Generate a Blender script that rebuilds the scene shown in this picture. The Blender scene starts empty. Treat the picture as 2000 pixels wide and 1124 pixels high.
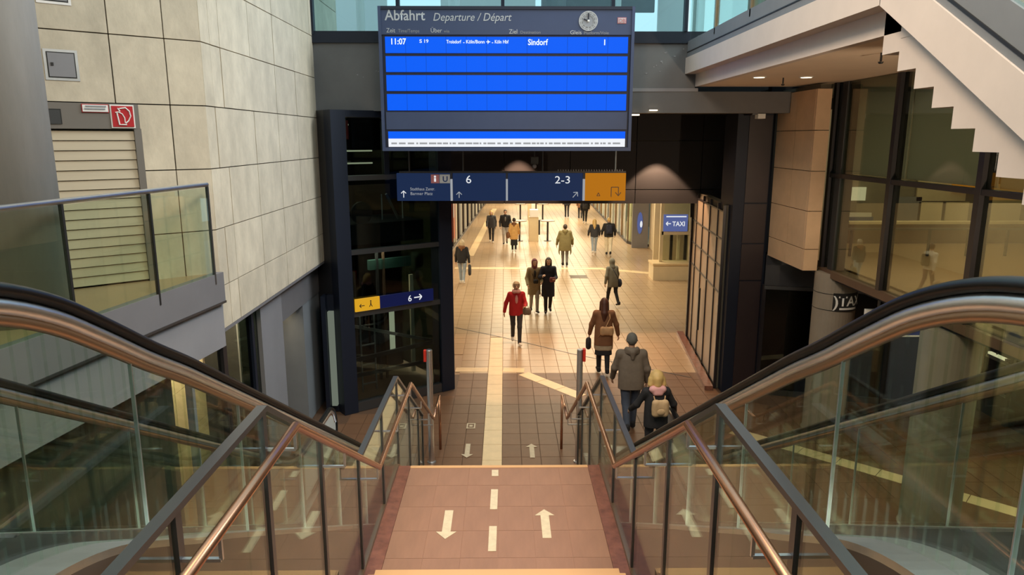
import bpy, math, random
import numpy as np
from mathutils import Matrix, Vector
random.seed(7)
S = bpy.context.scene
COL = S.collection
R = math.radians

# ------------------------------------------------------------------ camera
F, CX, CY = 1400.0, 1000.0, 562.0
PITCH, YAW = R(11.78), R(0.614)
EYE = Vector((0.0, 0.0, 5.17))
cd = bpy.data.cameras.new('camera'); cam = bpy.data.objects.new('camera', cd); COL.objects.link(cam)
cd.sensor_width = 36.0; cd.lens = F / 2000 * 36.0; cd.clip_start = 0.02; cd.clip_end = 500
cam.location = EYE; cam.rotation_euler = (R(90) - PITCH, 0, -YAW)
S.camera = cam
MC = cam.rotation_euler.to_matrix()

def ray(x, y):
    return MC @ Vector(((x - CX) / F, -(y - CY) / F, -1.0))
def at_z(x, y, z=0.0):
    d = ray(x, y); return EYE + d * ((z - EYE.z) / d.z)
def at_y(x, y, Y):
    d = ray(x, y); return EYE + d * (Y / d.y)
def at_x(x, y, X):
    d = ray(x, y); return EYE + d * (X / d.x)

# ------------------------------------------------------------------ world, light, exposure
w = bpy.data.worlds.new('sky'); S.world = w; w.use_nodes = True
bg = w.node_tree.nodes['Background']
bg.inputs[0].default_value = (0.62, 0.84, 0.92, 1); bg.inputs[1].default_value = 1.3
S.view_settings.view_transform = 'Standard'; S.view_settings.look = 'None'
S.view_settings.exposure = 0.0; S.view_settings.gamma = 1.0; S.view_settings.use_curve_mapping = False
try:
    S.cycles.transparent_max_bounces = 40; S.cycles.max_bounces = 9; S.cycles.sample_clamp_indirect = 4.0
    S.cycles.glossy_bounces = 5
    S.cycles.caustics_reflective = False; S.cycles.caustics_refractive = False
except Exception:
    pass

def area(name, loc, rot, size, energy, color, size_y=None, spread=180):
    l = bpy.data.lights.new(name, 'AREA'); o = bpy.data.objects.new(name, l); COL.objects.link(o)
    l.energy = energy; l.color = color; l.size = size
    if size_y: l.shape = 'RECTANGLE'; l.size_y = size_y
    l.spread = R(spread)
    o.location = loc; o.rotation_euler = rot
    return o
def spot(name, loc, target, energy, color, angle, blend=0.3, radius=0.06):
    l = bpy.data.lights.new(name, 'SPOT'); o = bpy.data.objects.new(name, l); COL.objects.link(o)
    l.energy = energy; l.color = color; l.spot_size = R(angle); l.spot_blend = blend; l.shadow_soft_size = radius
    o.location = loc
    o.rotation_euler = (Vector(target) - Vector(loc)).to_track_quat('-Z', 'Y').to_euler()
    return o
WARM = (1.0, 0.83, 0.56)
for k, (yy, e) in enumerate(((22.0, 330), (28.0, 430), (36, 600), (45, 720), (55, 850), (66, 1000))):
    area('passage_ceiling_light', (1.6 + 0.038 * yy - 0.6, yy, 4.2), (0, 0, 0), 6.5, e, WARM, 3.0)
area('hall_overhead_light', (-0.3, 6.0, 11.5), (0, 0, 0), 2.5, 80, (1.0, 0.70, 0.42), 4.0, spread=70)
area('hall_overhead_light', (6.5, 10.5, 12.0), (0, R(52), 0), 3.0, 290, (0.90, 0.97, 1.0), 5.0, spread=90)  # added unseen lamp, stands in for cool daylight from the upper right
area('hall_overhead_light', (2.5, 1.0, 11.5), (R(25), R(25), 0), 2.0, 170, (1.0, 0.78, 0.55), 2.0, spread=90)
spot('soffit_fill_spot', (5.3, 3.2, 4.0), (4.4, 10.0, 6.1), 680, (1.0, 0.74, 0.5), 60, 0.6)  # added unseen spot that brightens the soffit from below
area('hall_overhead_light', (-2.5, 4.0, 11.5), (R(20), R(-40), 0), 2.0, 180, (1.0, 0.74, 0.5), 2.0, spread=90)
area('concourse_light', (7.6, 9.0, 2.7), (0, 0, 0), 2.0, 75, WARM, 3.0)
area('portal_fill', (1.2, 15.0, 5.65), (0, 0, 0), 3.0, 28, (1.0, 0.72, 0.46), 1.0, spread=84)  # added lamp hidden by the beam, lights the storefront panels
area('side_hall_light', (-4.7, 24.0, 3.6), (0, 0, 0), 2.6, 260, WARM, 8.0)
area('shop_light', (-4.3, 10.6, 2.80), (0, R(0), 0), 0.7, 110, (1.0, 0.8, 0.5), 2.4)

# ------------------------------------------------------------------ materials
MATS = {}
def nodes(name):
    m = bpy.data.materials.new(name); m.use_nodes = True
    return m, m.node_tree.nodes, m.node_tree.links, m.node_tree.nodes['Principled BSDF']
def mat(name, col, rough=0.5, metal=0.0, var=0.0, scale=6.0, bump=0.0, stretch=(1, 1, 1), spec=0.5, bscale=None, per_obj=0.0, coat=0.0):
    m, N, L, B = nodes(name)
    B.inputs['Base Color'].default_value = (*col, 1); B.inputs['Roughness'].default_value = rough
    B.inputs['Metallic'].default_value = metal; B.inputs['Specular IOR Level'].default_value = spec
    if coat: B.inputs['Coat Weight'].default_value = coat; B.inputs['Coat Roughness'].default_value = 0.15
    if var or bump or per_obj:
        tc = N.new('ShaderNodeTexCoord'); mp = N.new('ShaderNodeMapping'); mp.inputs['Scale'].default_value = stretch
        L.new(tc.outputs['Object'], mp.inputs['Vector'])
        nz = N.new('ShaderNodeTexNoise'); nz.inputs['Scale'].default_value = scale; nz.inputs['Detail'].default_value = 6
        nz.inputs['Roughness'].default_value = 0.65
        L.new(mp.outputs[0], nz.inputs['Vector'])
        hs = N.new('ShaderNodeHueSaturation'); hs.inputs['Color'].default_value = (*col, 1)
        mr = N.new('ShaderNodeMapRange'); mr.inputs[1].default_value = 0.3; mr.inputs[2].default_value = 0.7
        mr.inputs[3].default_value = 1 - var; mr.inputs[4].default_value = 1 + var
        L.new(nz.outputs[0], mr.inputs[0])
        val = mr.outputs[0]
        if per_obj:
            oi = N.new('ShaderNodeObjectInfo'); m2 = N.new('ShaderNodeMapRange')
            m2.inputs[3].default_value = 1 - per_obj; m2.inputs[4].default_value = 1 + per_obj
            L.new(oi.outputs['Random'], m2.inputs[0])
            mu = N.new('ShaderNodeMath'); mu.operation = 'MULTIPLY'
            L.new(val, mu.inputs[0]); L.new(m2.outputs[0], mu.inputs[1]); val = mu.outputs[0]
        L.new(val, hs.inputs['Value']); L.new(hs.outputs[0], B.inputs['Base Color'])
        if bump:
            n2 = N.new('ShaderNodeTexNoise'); n2.inputs['Scale'].default_value = bscale or scale * 8; n2.inputs['Detail'].default_value = 4
            L.new(mp.outputs[0], n2.inputs['Vector'])
            bp = N.new('ShaderNodeBump'); bp.inputs['Strength'].default_value = bump; bp.inputs['Distance'].default_value = 0.01
            L.new(n2.outputs[0], bp.inputs['Height']); L.new(bp.outputs[0], B.inputs['Normal'])
    MATS[name] = m; return m
def emit(name, col, strength=1.0):
    m, N, L, B = nodes(name)
    B.inputs['Base Color'].default_value = (0.004, 0.004, 0.004, 1); B.inputs['Roughness'].default_value = 0.5; B.inputs['Specular IOR Level'].default_value = 0.1
    B.inputs['Emission Color'].default_value = (*col, 1); B.inputs['Emission Strength'].default_value = strength
    MATS[name] = m; return m
def glass(name, tint, ior=1.5, rough=0.0, body=0.0, bodycol=(0.3, 0.4, 0.35)):
    m, N, L, B = nodes(name); N.remove(B)
    out = N['Material Output']
    tr = N.new('ShaderNodeBsdfTransparent'); tr.inputs[0].default_value = (*tint, 1)
    gl = N.new('ShaderNodeBsdfGlossy'); gl.inputs['Roughness'].default_value = rough; gl.inputs[0].default_value = (0.95, 1, 0.97, 1)
    r0 = ((ior - 1) / (ior + 1)) ** 2
    lw = N.new('ShaderNodeLayerWeight'); lw.inputs[0].default_value = 0.5
    pw = N.new('ShaderNodeMath'); pw.operation = 'POWER'; pw.inputs[1].default_value = 5.0; L.new(lw.outputs['Facing'], pw.inputs[0])
    fr = N.new('ShaderNodeMapRange'); fr.inputs[3].default_value = r0; fr.inputs[4].default_value = 0.9; L.new(pw.outputs[0], fr.inputs[0])
    mx = N.new('ShaderNodeMixShader')
    src = tr.outputs[0]
    if body:
        df = N.new('ShaderNodeBsdfDiffuse'); df.inputs[0].default_value = (*bodycol, 1)
        m2 = N.new('ShaderNodeMixShader'); m2.inputs[0].default_value = body
        L.new(tr.outputs[0], m2.inputs[1]); L.new(df.outputs[0], m2.inputs[2]); src = m2.outputs[0]
    L.new(fr.outputs[0], mx.inputs[0]); L.new(src, mx.inputs[1]); L.new(gl.outputs[0], mx.inputs[2])
    L.new(mx.outputs[0], out.inputs[0])
    MATS[name] = m; return m

mat('stone', (0.58, 0.50, 0.38), 0.75, var=0.17, scale=3.2, bump=0.2, per_obj=0.06, stretch=(1, 1, 0.6))
mat('stone_warm', (0.62, 0.42, 0.26), 0.75, var=0.10, scale=2.2, bump=0.12, per_obj=0.05)
mat('stone_back', (0.10, 0.085, 0.06), 0.9)
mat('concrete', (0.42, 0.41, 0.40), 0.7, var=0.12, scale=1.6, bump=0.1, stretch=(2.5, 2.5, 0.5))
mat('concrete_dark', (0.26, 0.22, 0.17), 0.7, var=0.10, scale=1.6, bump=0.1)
mat('white_plaster', (0.66, 0.585, 0.54), 0.8, var=0.05, scale=1.5, bump=0.05)
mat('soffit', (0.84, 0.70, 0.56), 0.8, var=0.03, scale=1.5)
mat('grey_paint', (0.16, 0.155, 0.165), 0.55, var=0.06, scale=2)
mat('grey_mid', (0.24, 0.235, 0.25), 0.6, var=0.06, scale=1.5)
mat('grey_cool', (0.20, 0.215, 0.235), 0.6, var=0.08, scale=1.5)
mat('beam_grey', (0.13, 0.13, 0.135), 0.6, var=0.08, scale=2.0)
mat('navy_steel', (0.009, 0.013, 0.026), 0.5, spec=0.35)
mat('dark_frame', (0.018, 0.015, 0.018), 0.4)
mat('maroon_panel', (0.030, 0.020, 0.022), 0.35, var=0.1, scale=2)
mat('brown_panel', (0.11, 0.062, 0.038), 0.55, var=0.10, scale=2.0)
mat('dark_ceiling', (0.02, 0.022, 0.032), 0.8)
mat('floor_tile', (0.45, 0.31, 0.185), 0.28, var=0.08, scale=3.0, per_obj=0.03, bump=0.03, bscale=40)
mat('floor_tile_dim', (0.165, 0.085, 0.047), 0.42, spec=0.3, var=0.10, scale=3.0, per_obj=0.04, bump=0.03, bscale=40)  # redder near tile, its darkness also holds painted light falloff
mat('floor_grout_dim', (0.11, 0.06, 0.035), 0.6)  # grout darkened along with the near tiles
mat('floor_grout', (0.36, 0.24, 0.145), 0.6, var=0.1)
mat('tactile', (0.76, 0.58, 0.34), 0.4, var=0.08, scale=4.0, per_obj=0.04)
mat('landing_tile', (0.29, 0.155, 0.098), 0.42, var=0.10, scale=2.5, per_obj=0.03, bump=0.08, bscale=120, stretch=(3, 0.6, 1))
mat('granite', (0.21, 0.085, 0.055), 0.30, var=0.35, scale=9.0)
mat('nosing', (0.62, 0.36, 0.17), 0.4)
mat('arrow_paint', (0.60, 0.51, 0.36), 0.6, var=0.12, scale=14)
mat('steel', (0.78, 0.79, 0.82), 0.34, 1.0, var=0.08, scale=5.0)
mat('steel_rough', (0.66, 0.67, 0.70), 0.38, 1.0, var=0.10, scale=4.0)
mat('steel_dark', (0.10, 0.10, 0.105), 0.35, 0.7)
mat('copper_rail', (0.50, 0.26, 0.16), 0.26, 0.9, var=0.08, scale=5.0)
mat('bronze', (0.42, 0.27, 0.17), 0.33, 0.85)
mat('rubber', (0.007, 0.007, 0.008), 0.38, spec=0.25)
mat('truss_brown', (0.085, 0.062, 0.050), 0.45, var=0.08, scale=1.5)
mat('step_metal', (0.05, 0.05, 0.05), 0.45, 0.6)
mat('alu_white', (0.62, 0.62, 0.58), 0.45)
mat('shutter', (0.50, 0.42, 0.30), 0.5, var=0.05, scale=3, stretch=(0.3, 0.3, 4))
mat('header_grey', (0.17, 0.15, 0.13), 0.55, var=0.05, scale=3)
emit('sign_blue', (0.010, 0.024, 0.075), 0.9)  # faint glow put in for the hall light falling on the panels
mat('board_navy', (0.05, 0.07, 0.145), 0.5, var=0.04, scale=3)
mat('board_dark', (0.014, 0.017, 0.035), 0.5)
mat('letter_grey', (0.55, 0.56, 0.58), 0.5)
mat('letter_dim', (0.30, 0.31, 0.34), 0.5)
mat('letter_red', (0.55, 0.20, 0.22), 0.5)
mat('white', (0.80, 0.79, 0.76), 0.5)
mat('black', (0.012, 0.012, 0.012), 0.5)
mat('red', (0.60, 0.035, 0.02), 0.4)
mat('sign_red', (0.45, 0.012, 0.018), 0.45)
mat('cream_wall', (0.72, 0.60, 0.40), 0.7, var=0.08, scale=1.2)
mat('cream_panel', (0.66, 0.55, 0.36), 0.6, var=0.06, scale=1.0, per_obj=0.12)
def translucent(name, col):
    m, N, L, B = nodes(name)
    tl = N.new('ShaderNodeBsdfTranslucent'); tl.inputs[0].default_value = (*col, 1)
    mx = N.new('ShaderNodeMixShader'); mx.inputs[0].default_value = 0.6
    B.inputs['Base Color'].default_value = (*col, 1); B.inputs['Roughness'].default_value = 0.8
    L.new(B.outputs[0], mx.inputs[1]); L.new(tl.outputs[0], mx.inputs[2]); L.new(mx.outputs[0], N['Material Output'].inputs[0]); MATS[name] = m
translucent('mezz_blind', (0.60, 0.60, 0.55))
mat('poster_blue', (0.03, 0.09, 0.22), 0.4)
mat('gallery_floor', (0.34, 0.22, 0.13), 0.3, var=0.08, scale=2)
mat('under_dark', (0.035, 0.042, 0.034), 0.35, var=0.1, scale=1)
mat('shop_dark', (0.03, 0.03, 0.035), 0.4)
emit('screen_blue', (0.0, 0.115, 0.95), 1.0)
emit('screen_white', (0.92, 0.95, 1.0), 0.95)
emit('screen_text', (0.85, 0.95, 1.0), 1.1)
emit('ticker_text', (0.45, 0.46, 0.48), 0.8)
emit('lamp_warm', (1.0, 0.82, 0.55), 3.0)
emit('lamp_soft', (0.95, 0.86, 0.55), 0.75)
emit('sign_orange', (0.72, 0.25, 0.008), 0.62)
emit('sign_yellow', (0.90, 0.46, 0.02), 0.75)
emit('sign_lit_blue', (0.006, 0.010, 0.07), 0.7)
emit('taxi_blue', (0.10, 0.13, 0.32), 0.9)
emit('letter_lit', (0.9, 0.92, 0.95), 0.85)
emit('letter_lit_dim', (0.55, 0.58, 0.62), 0.6)
emit('machine_red', (0.95, 0.13, 0.03), 0.75)
emit('machine_cream', (0.95, 0.75, 0.5), 0.8)
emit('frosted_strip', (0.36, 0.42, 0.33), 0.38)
mat('dark_green', (0.02, 0.06, 0.05), 0.5)
glass('glass_clear', (0.90, 0.95, 0.91), 1.45)
glass('glass_esc', (0.88, 0.93, 0.87), 1.5)
glass('glass_gallery', (0.87, 0.93, 0.86), 1.6)
glass('glass_dark', (0.16, 0.20, 0.18), 1.5)
glass('glass_lift', (0.52, 0.60, 0.60), 1.45)
glass('glass_facade', (0.76, 0.78, 0.69), 1.9)
glass('glass_upper', (0.80, 0.93, 0.95), 1.4)

# ------------------------------------------------------------------ mesh helpers
class MB:
    def __init__(s): s.v = []; s.f = []
    def add(s, vs, fs):
        o = len(s.v); s.v += [tuple(p) for p in vs]; s.f += [tuple(i + o for i in f) for f in fs]; return s
    def box(s, x0, x1, y0, y1, z0, z1):
        return s.add([(x0, y0, z0), (x1, y0, z0), (x1, y1, z0), (x0, y1, z0), (x0, y0, z1), (x1, y0, z1), (x1, y1, z1), (x0, y1, z1)],
                     [(3, 2, 1, 0), (4, 5, 6, 7), (0, 1, 5, 4), (1, 2, 6, 5), (2, 3, 7, 6), (3, 0, 4, 7)])
    def hexa(s, p):   # 8 points, bottom ring then top ring
        return s.add(p, [(3, 2, 1, 0), (4, 5, 6, 7), (0, 1, 5, 4), (1, 2, 6, 5), (2, 3, 7, 6), (3, 0, 4, 7)])
    def bar(s, a, b, w, h, up=(0, 0, 1)):
        a, b, up = Vector(a), Vector(b), Vector(up); d = (b - a).normalized()
        sd = d.cross(up).normalized() if abs(d.dot(up)) < 0.999 else Vector((1, 0, 0)); u = sd.cross(d).normalized()
        q = []
        for p in (a, b):
            q += [p - sd * w / 2 - u * h / 2, p + sd * w / 2 - u * h / 2, p + sd * w / 2 + u * h / 2, p - sd * w / 2 + u * h / 2]
        return s.hexa(q)
    def tube(s, pts, r, n=10, ry=None, caps=True, closed=False):
        pts = [Vector(p) for p in pts]; ry = ry or r
        rings = []; m = len(pts)
        for i, p in enumerate(pts):
            a = pts[i - 1] if (i > 0 or closed) else p; b = pts[(i + 1) % m] if (i < m - 1 or closed) else p
            t = (b - a).normalized()
            k = 1.0
            if (0 < i < m - 1) or closed:
                c = (p - a).normalized().dot(t); k = 1 / max(0.5, c)
            ref = Vector((0, 0, 1)) if abs(t.z) < 0.95 else Vector((0, 1, 0))
            if ry != r: ref = Vector((1, 0, 0))
            if ry != r: sd = ref; u = t.cross(sd).normalized() * -1
            else: sd = t.cross(ref).normalized(); u = sd.cross(t).normalized()
            rings.append([p + sd * r * math.cos(2 * math.pi * j / n) + u * ry * k * math.sin(2 * math.pi * j / n) for j in range(n)])
        vs = [q for rg in rings for q in rg]; fs = []
        for i in range(m if closed else m - 1):
            i2 = (i + 1) % m
            for j in range(n):
                fs.append((i * n + j, i * n + (j + 1) % n, i2 * n + (j + 1) % n, i2 * n + j))
        if caps and not closed:
            fs.append(tuple(range(n - 1, -1, -1))); fs.append(tuple((m - 1) * n + j for j in range(n)))
        return s.add(vs, fs)
    def lathe(s, prof, c, n=24):
        cx, cy, cz = c; vs = []; fs = []
        for r, z in prof:
            vs += [(cx + r * math.cos(2 * math.pi * j / n), cy + r * math.sin(2 * math.pi * j / n), cz + z) for j in range(n)]
        for i in range(len(prof) - 1):
            for j in range(n):
                fs.append((i * n + j, i * n + (j + 1) % n, (i + 1) * n + (j + 1) % n, (i + 1) * n + j))
        fs.append(tuple(range(n - 1, -1, -1))); fs.append(tuple((len(prof) - 1) * n + j for j in range(n)))
        return s.add(vs, fs)
    def prism(s, poly, d):   # poly: 3-D points, extruded by the vector d
        d = Vector(d); n = len(poly); poly = [Vector(p) for p in poly]
        vs = poly + [p + d for p in poly]
        fs = [tuple(range(n - 1, -1, -1)), tuple(range(n, 2 * n))]
        for i in range(n): fs.append((i, (i + 1) % n, n + (i + 1) % n, n + i))
        return s.add(vs, fs)
    def strip(s, A, B, d):   # band between polylines A and B, thick by d
        d = Vector(d)
        for i in range(len(A) - 1):
            a, b, c, e = Vector(A[i]), Vector(A[i + 1]), Vector(B[i + 1]), Vector(B[i])
            s.hexa([a, b, c, e, a + d, b + d, c + d, e + d])
        return s
    def ell(s, c, r, n=12, m=8):
        vs = [(c[0], c[1], c[2] - r[2])]
        for i in range(1, m):
            a = -math.pi / 2 + math.pi * i / m
            for j in range(n):
                b = 2 * math.pi * j / n
                vs.append((c[0] + r[0] * math.cos(a) * math.cos(b), c[1] + r[1] * math.cos(a) * math.sin(b), c[2] + r[2] * math.sin(a)))
        vs.append((c[0], c[1], c[2] + r[2])); fs = []
        for j in range(n): fs.append((0, 1 + (j + 1) % n, 1 + j))
        for i in range(m - 2):
            for j in range(n):
                a = 1 + i * n; fs.append((a + j, a + (j + 1) % n, a + n + (j + 1) % n, a + n + j))
        t = len(vs) - 1; a = 1 + (m - 2) * n
        for j in range(n): fs.append((t, a + j, a + (j + 1) % n))
        return s.add(vs, fs)

MW = {}
def mw(o):
    if o is None: return Matrix.Identity(4)
    return MW.get(o.name, Matrix.Identity(4))
def link(name, me, parent=None):
    o = bpy.data.objects.new(name, me); COL.objects.link(o)
    if parent is not None: o.parent = parent
    return o
def obj(name, mb, m, parent=None, smooth=False, local=False, label=None, bevel=0.0):
    vs, fs = (mb.v, mb.f)
    M = mw(parent)
    if not local and parent is not None:
        inv = M.inverted(); vs = [inv @ Vector(v) for v in vs]
    origin = None
    if parent is None and vs:
        xs = [v[0] for v in vs]; ys = [v[1] for v in vs]; zs = [v[2] for v in vs]
        origin = Vector(((min(xs) + max(xs)) / 2, (min(ys) + max(ys)) / 2, min(zs)))
        vs = [Vector(v) - origin for v in vs]
    me = bpy.data.meshes.new(name); me.from_pydata([tuple(v) for v in vs], [], fs); me.update()
    if smooth: me.polygons.foreach_set('use_smooth', [True] * len(me.polygons))
    me.materials.append(MATS[m] if isinstance(m, str) else m)
    o = link(name, me, parent)
    if origin is not None: o.location = origin; MW[o.name] = Matrix.Translation(origin)
    else: MW[o.name] = M
    if label: o['label'] = label
    if bevel:
        b = o.modifiers.new('bevel', 'BEVEL'); b.width = bevel; b.segments = 2; b.limit_method = 'ANGLE'
    return o
def tag(o, label, cat, group=None, kind=None):
    o['label'] = label; o['category'] = cat
    if group: o['group'] = group
    if kind: o['kind'] = kind
    return o
def struct(o, label=None):
    o['kind'] = 'structure'
    if label: o['label'] = label
    return o
def thing(name, loc, label, cat, group=None, rz=0.0):
    o = bpy.data.objects.new(name, None); COL.objects.link(o)
    o.empty_display_size = 0.1
    o.location = loc; o.rotation_euler = (0, 0, rz)
    MW[o.name] = Matrix.Translation(Vector(loc)) @ Matrix.Rotation(rz, 4, 'Z')
    return tag(o, label, cat, group)
def sgroup(name, loc=(0, 0, 0), label=None):
    o = bpy.data.objects.new(name, None); COL.objects.link(o); o.location = loc
    o.empty_display_size = 0.1
    MW[o.name] = Matrix.Translation(Vector(loc)); return struct(o, label)
def text(name, body, m, parent, org, ux, uz, size, shear=0.0, align='LEFT', width=None, bold=0.0, depth=0.004, xs=1.0):
    """lettering as a thin mesh: baseline start at org, running along ux, upright along uz"""
    cu = bpy.data.curves.new(name, 'FONT'); cu.body = body; cu.size = 1.0; cu.shear = shear
    cu.align_x = align; cu.offset = bold; cu.extrude = 0.0; cu.resolution_u = 3
    tmp = bpy.data.objects.new('tmp_text', cu); COL.objects.link(tmp)
    dg = bpy.context.evaluated_depsgraph_get()
    me = bpy.data.meshes.new_from_object(tmp.evaluated_get(dg)); bpy.data.objects.remove(tmp)
    ux, uz, org = Vector(ux).normalized(), Vector(uz).normalized(), Vector(org)
    n = ux.cross(uz).normalized()     # points towards the reader for ux right, uz up
    s = size; sx = size * xs
    if width:
        w0 = max(v.co.x for v in me.vertices) - min(v.co.x for v in me.vertices)
        sx = width / max(w0, 1e-6)
    inv = mw(parent).inverted()
    for v in me.vertices: v.co = inv @ (org + ux * (v.co.x * sx) + uz * (v.co.y * s) + n * depth)
    me.materials.clear(); me.materials.append(MATS[m])
    o = link(name, me, parent); MW[o.name] = mw(parent)
    return o
def arrow2d(org, ux, uz, L, W, t, n):
    """flat arrow pictogram (shaft and two barbs) as a thin mesh; org is the tail, uz its direction"""
    ux, uz, org, n = Vector(ux).normalized(), Vector(uz).normalized(), Vector(org), Vector(n).normalized()
    mb = MB(); tip = org + uz * L
    mb.bar(org, tip, t, 0.004, n)
    for s in (-1, 1): mb.bar(tip, tip + ux * s * W - uz * W, t, 0.004, n)
    return mb

BALLAST = None
# ================================================================== large structure
# ---- floor: grout bed, tiles laid on it, tactile strips
fl = struct(obj('floor', MB().box(-14, 22, -6, 95, -0.30, -0.012), 'floor_grout'), 'brown tiled concourse floor running into the passage')
TW, TL = 0.32, 0.48
tile_me = None
cells = []
XV = -0.21          # centre of the tactile strip
def in_strip(x, y):
    return abs(x - XV) < 0.17
for j in range(int((62 - 9.6) / TL)):
    y = 9.6 + (j + 0.5) * TL
    for i in range(-42, 55):
        x = XV + 0.165 + TW / 2 + i * TW if i >= 0 else XV - 0.165 + (i + 0.5) * TW
        if x < -12.5 or x > 16: continue
        if y > 34 and (x < -2.9 or x > 8.5): continue
        if 4.4 < x < 5.3 and 13.9 < y < 15: continue
        if x < -1.0 and 12.9 + (x + 3.0) * 0.73 - 0.2 < y < 16.8 and x > -4.2: continue
        p = Vector((x, y, 0)) - EYE; q = MC.transposed() @ p
        sx, sy = CX - F * q.x / q.z, CY + F * q.y / q.z
        vis = (885 < sx < 1350 and sy < 900) or (1200 < sx < 1420 and sy < 860)
        cells.append((0 if vis else 1, -1.0 / q.z if False else p.length, x, y))
for j in range(int(43 / TL)): cells.append((1, 40.0, XV, 18.6 + j * TL))
cells.sort(key=lambda c: (c[0], c[1]))
def tile_mesh(name, w, l, h, m, ch=0.004):
    a, b = w / 2, l / 2
    mb = MB().add([(-a, -b, 0), (a, -b, 0), (a, b, 0), (-a, b, 0), (-a + ch, -b + ch, h), (a - ch, -b + ch, h), (a - ch, b - ch, h), (-a + ch, b - ch, h)],
                  [(4, 5, 6, 7), (0, 1, 5, 4), (1, 2, 6, 5), (2, 3, 7, 6), (3, 0, 4, 7)])
    me = bpy.data.meshes.new(name); me.from_pydata(mb.v, [], mb.f); me.update(); me.materials.append(MATS[m]); return me
def piece(name, me, parent, loc, rz=0.0):
    o = link(name, me, parent); o.location = mw(parent).inverted() @ Vector(loc); o.rotation_euler = (0, 0, rz); return o
tm = tile_mesh('floor_tile', TW - 0.005, TL - 0.005, 0.012, 'floor_tile')
tmd = tile_mesh('floor_tile_dim', TW - 0.005, TL - 0.005, 0.012, 'floor_tile_dim')
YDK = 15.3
obj('floor_bed', MB().box(-14, 22, -6, YDK, -0.02, -0.008), 'floor_grout_dim', fl)
for c in cells[:298]:
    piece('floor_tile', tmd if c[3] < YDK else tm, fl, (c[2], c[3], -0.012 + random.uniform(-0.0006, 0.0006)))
mbl = MB(); mbk_ = MB(); a, b = TW / 2 - 0.0025, TL / 2 - 0.0025
for _, _, x, y in cells[298:]:
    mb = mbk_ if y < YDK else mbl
    z = random.uniform(-0.0006, 0.0006)
    mb.add([(x - a, y - b, -0.012), (x + a, y - b, -0.012), (x + a, y + b, -0.012), (x - a, y + b, -0.012),
            (x - a + .004, y - b + .004, z), (x + a - .004, y - b + .004, z), (x + a - .004, y + b - .004, z), (x - a + .004, y + b - .004, z)],
           [(4, 5, 6, 7), (0, 1, 5, 4), (1, 2, 6, 5), (2, 3, 7, 6), (3, 0, 4, 7)])
for mb, m_ in ((mbl, 'floor_tile'), (mbk_, 'floor_tile_dim')):
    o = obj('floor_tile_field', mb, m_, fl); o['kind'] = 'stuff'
o = obj('floor_paving', MB().box(-12, 20, 61.2, 92, -0.012, -0.001), 'floor_tile', fl)
o = obj('floor_paving', MB().box(-12, 20, -5, 9.6, -0.012, -0.001), 'floor_tile_dim', fl)
# tactile slabs
def strip_of_slabs(P, Q, wid, lift=0.004, step=0.6):
    P, Q = Vector(P), Vector(Q); d = Q - P; n = max(1, int(d.length / step)); d.normalize(); ang = math.atan2(d.y, d.x) - math.pi / 2
    L = (Q - P).length / n
    me = tile_mesh('tactile_slab', wid, L - 0.006, 0.012, 'tactile')
    for k in range(n):
        c = P + d * (k + 0.5) * L
        piece('tactile_slab', me, fl, (c.x, c.y, -0.012 + lift), ang)
strip_of_slabs((XV, 10.3, 0), (XV, 18.3, 0), 0.325)
strip_of_slabs((-1.12, 15.62, 0), (XV - 0.17, 15.6, 0), 0.30)
strip_of_slabs((XV + 0.17, 15.6, 0), at_z(1024, 724), 0.30)
strip_of_slabs(at_z(1022, 730), at_z(1135, 775), 0.30)
strip_of_slabs(at_z(1430, 842), at_z(1990, 1003), 0.30)
strip_of_slabs(at_z(888, 524), at_z(1180, 525), 0.40, step=1.0)
strip_of_slabs(at_z(1180, 526), at_z(1338, 540), 0.40, step=1.0)
strip_of_slabs(at_z(918, 500), at_z(966, 408), 0.34, step=2.0)
# expansion joint
jp = [at_z(888, 640, .002), at_z(985, 660, .002), at_z(1115, 691, .002), at_z(1350, 738, .002)]
mbj = MB()
for a_, b_ in zip(jp, jp[1:]): mbj.bar(a_, b_, 0.028, 0.006)
obj('expansion_joint', mbj, 'steel_dark', fl)

# ---- passage shell (behind the portal)
PD = Vector((math.sin(R(2.25)), math.cos(R(2.25)), 0)); PN = Vector((PD.y, -PD.x, 0))
def pline(x0, y0, y1): return Vector((x0, y0, 0)), Vector((x0 + (y1 - y0) * math.tan(R(2.25)), y1, 0))
# left passage wall from Y 33 to 84
wl = sgroup('wall_passage_left', at_z(885, 480), 'shop front wall of cream panels and dark mullions left of the passage')
A, B_ = pline(at_z(885, 480).x, 32.5, 86)
def along(A, B, t): return A + (B - A) * t
def wallquad(A, B, z0, z1, th, off=0.0):
    d = (B - A).normalized(); n = Vector((d.y, -d.x, 0))
    a, b = A + n * off, B + n * off
    return MB().hexa([a + Vector((0, 0, z0)), b + Vector((0, 0, z0)), b - n * th + Vector((0, 0, z0)), a - n * th + Vector((0, 0, z0)),
                      a + Vector((0, 0, z1)), b + Vector((0, 0, z1)), b - n * th + Vector((0, 0, z1)), a - n * th + Vector((0, 0, z1))])
obj('wall_core', wallquad(A, B_, 0, 4.4, 0.2, -0.12), 'stone_back', wl)
obj('plinth', wallquad(A, B_, 0, 0.14, 0.1, 0.03), 'dark_frame', wl)
n_ = 40; LB = (B_ - A).length
for k in range(n_):
    a, b = along(A, B_, (k + 0.08) / n_), along(A, B_, (k + 0.92) / n_)
    obj('panel', wallquad(a, b, 0.14, 4.3, 0.1, -0.04), 'cream_panel' if k % 3 else 'glass_dark', wl)
    obj('mullion', wallquad(along(A, B_, (k - 0.05) / n_), along(A, B_, (k + 0.06) / n_), 0.14, 4.3, 0.1, 0.06), 'dark_frame' if k % 2 else 'alu_white', wl)
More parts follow.
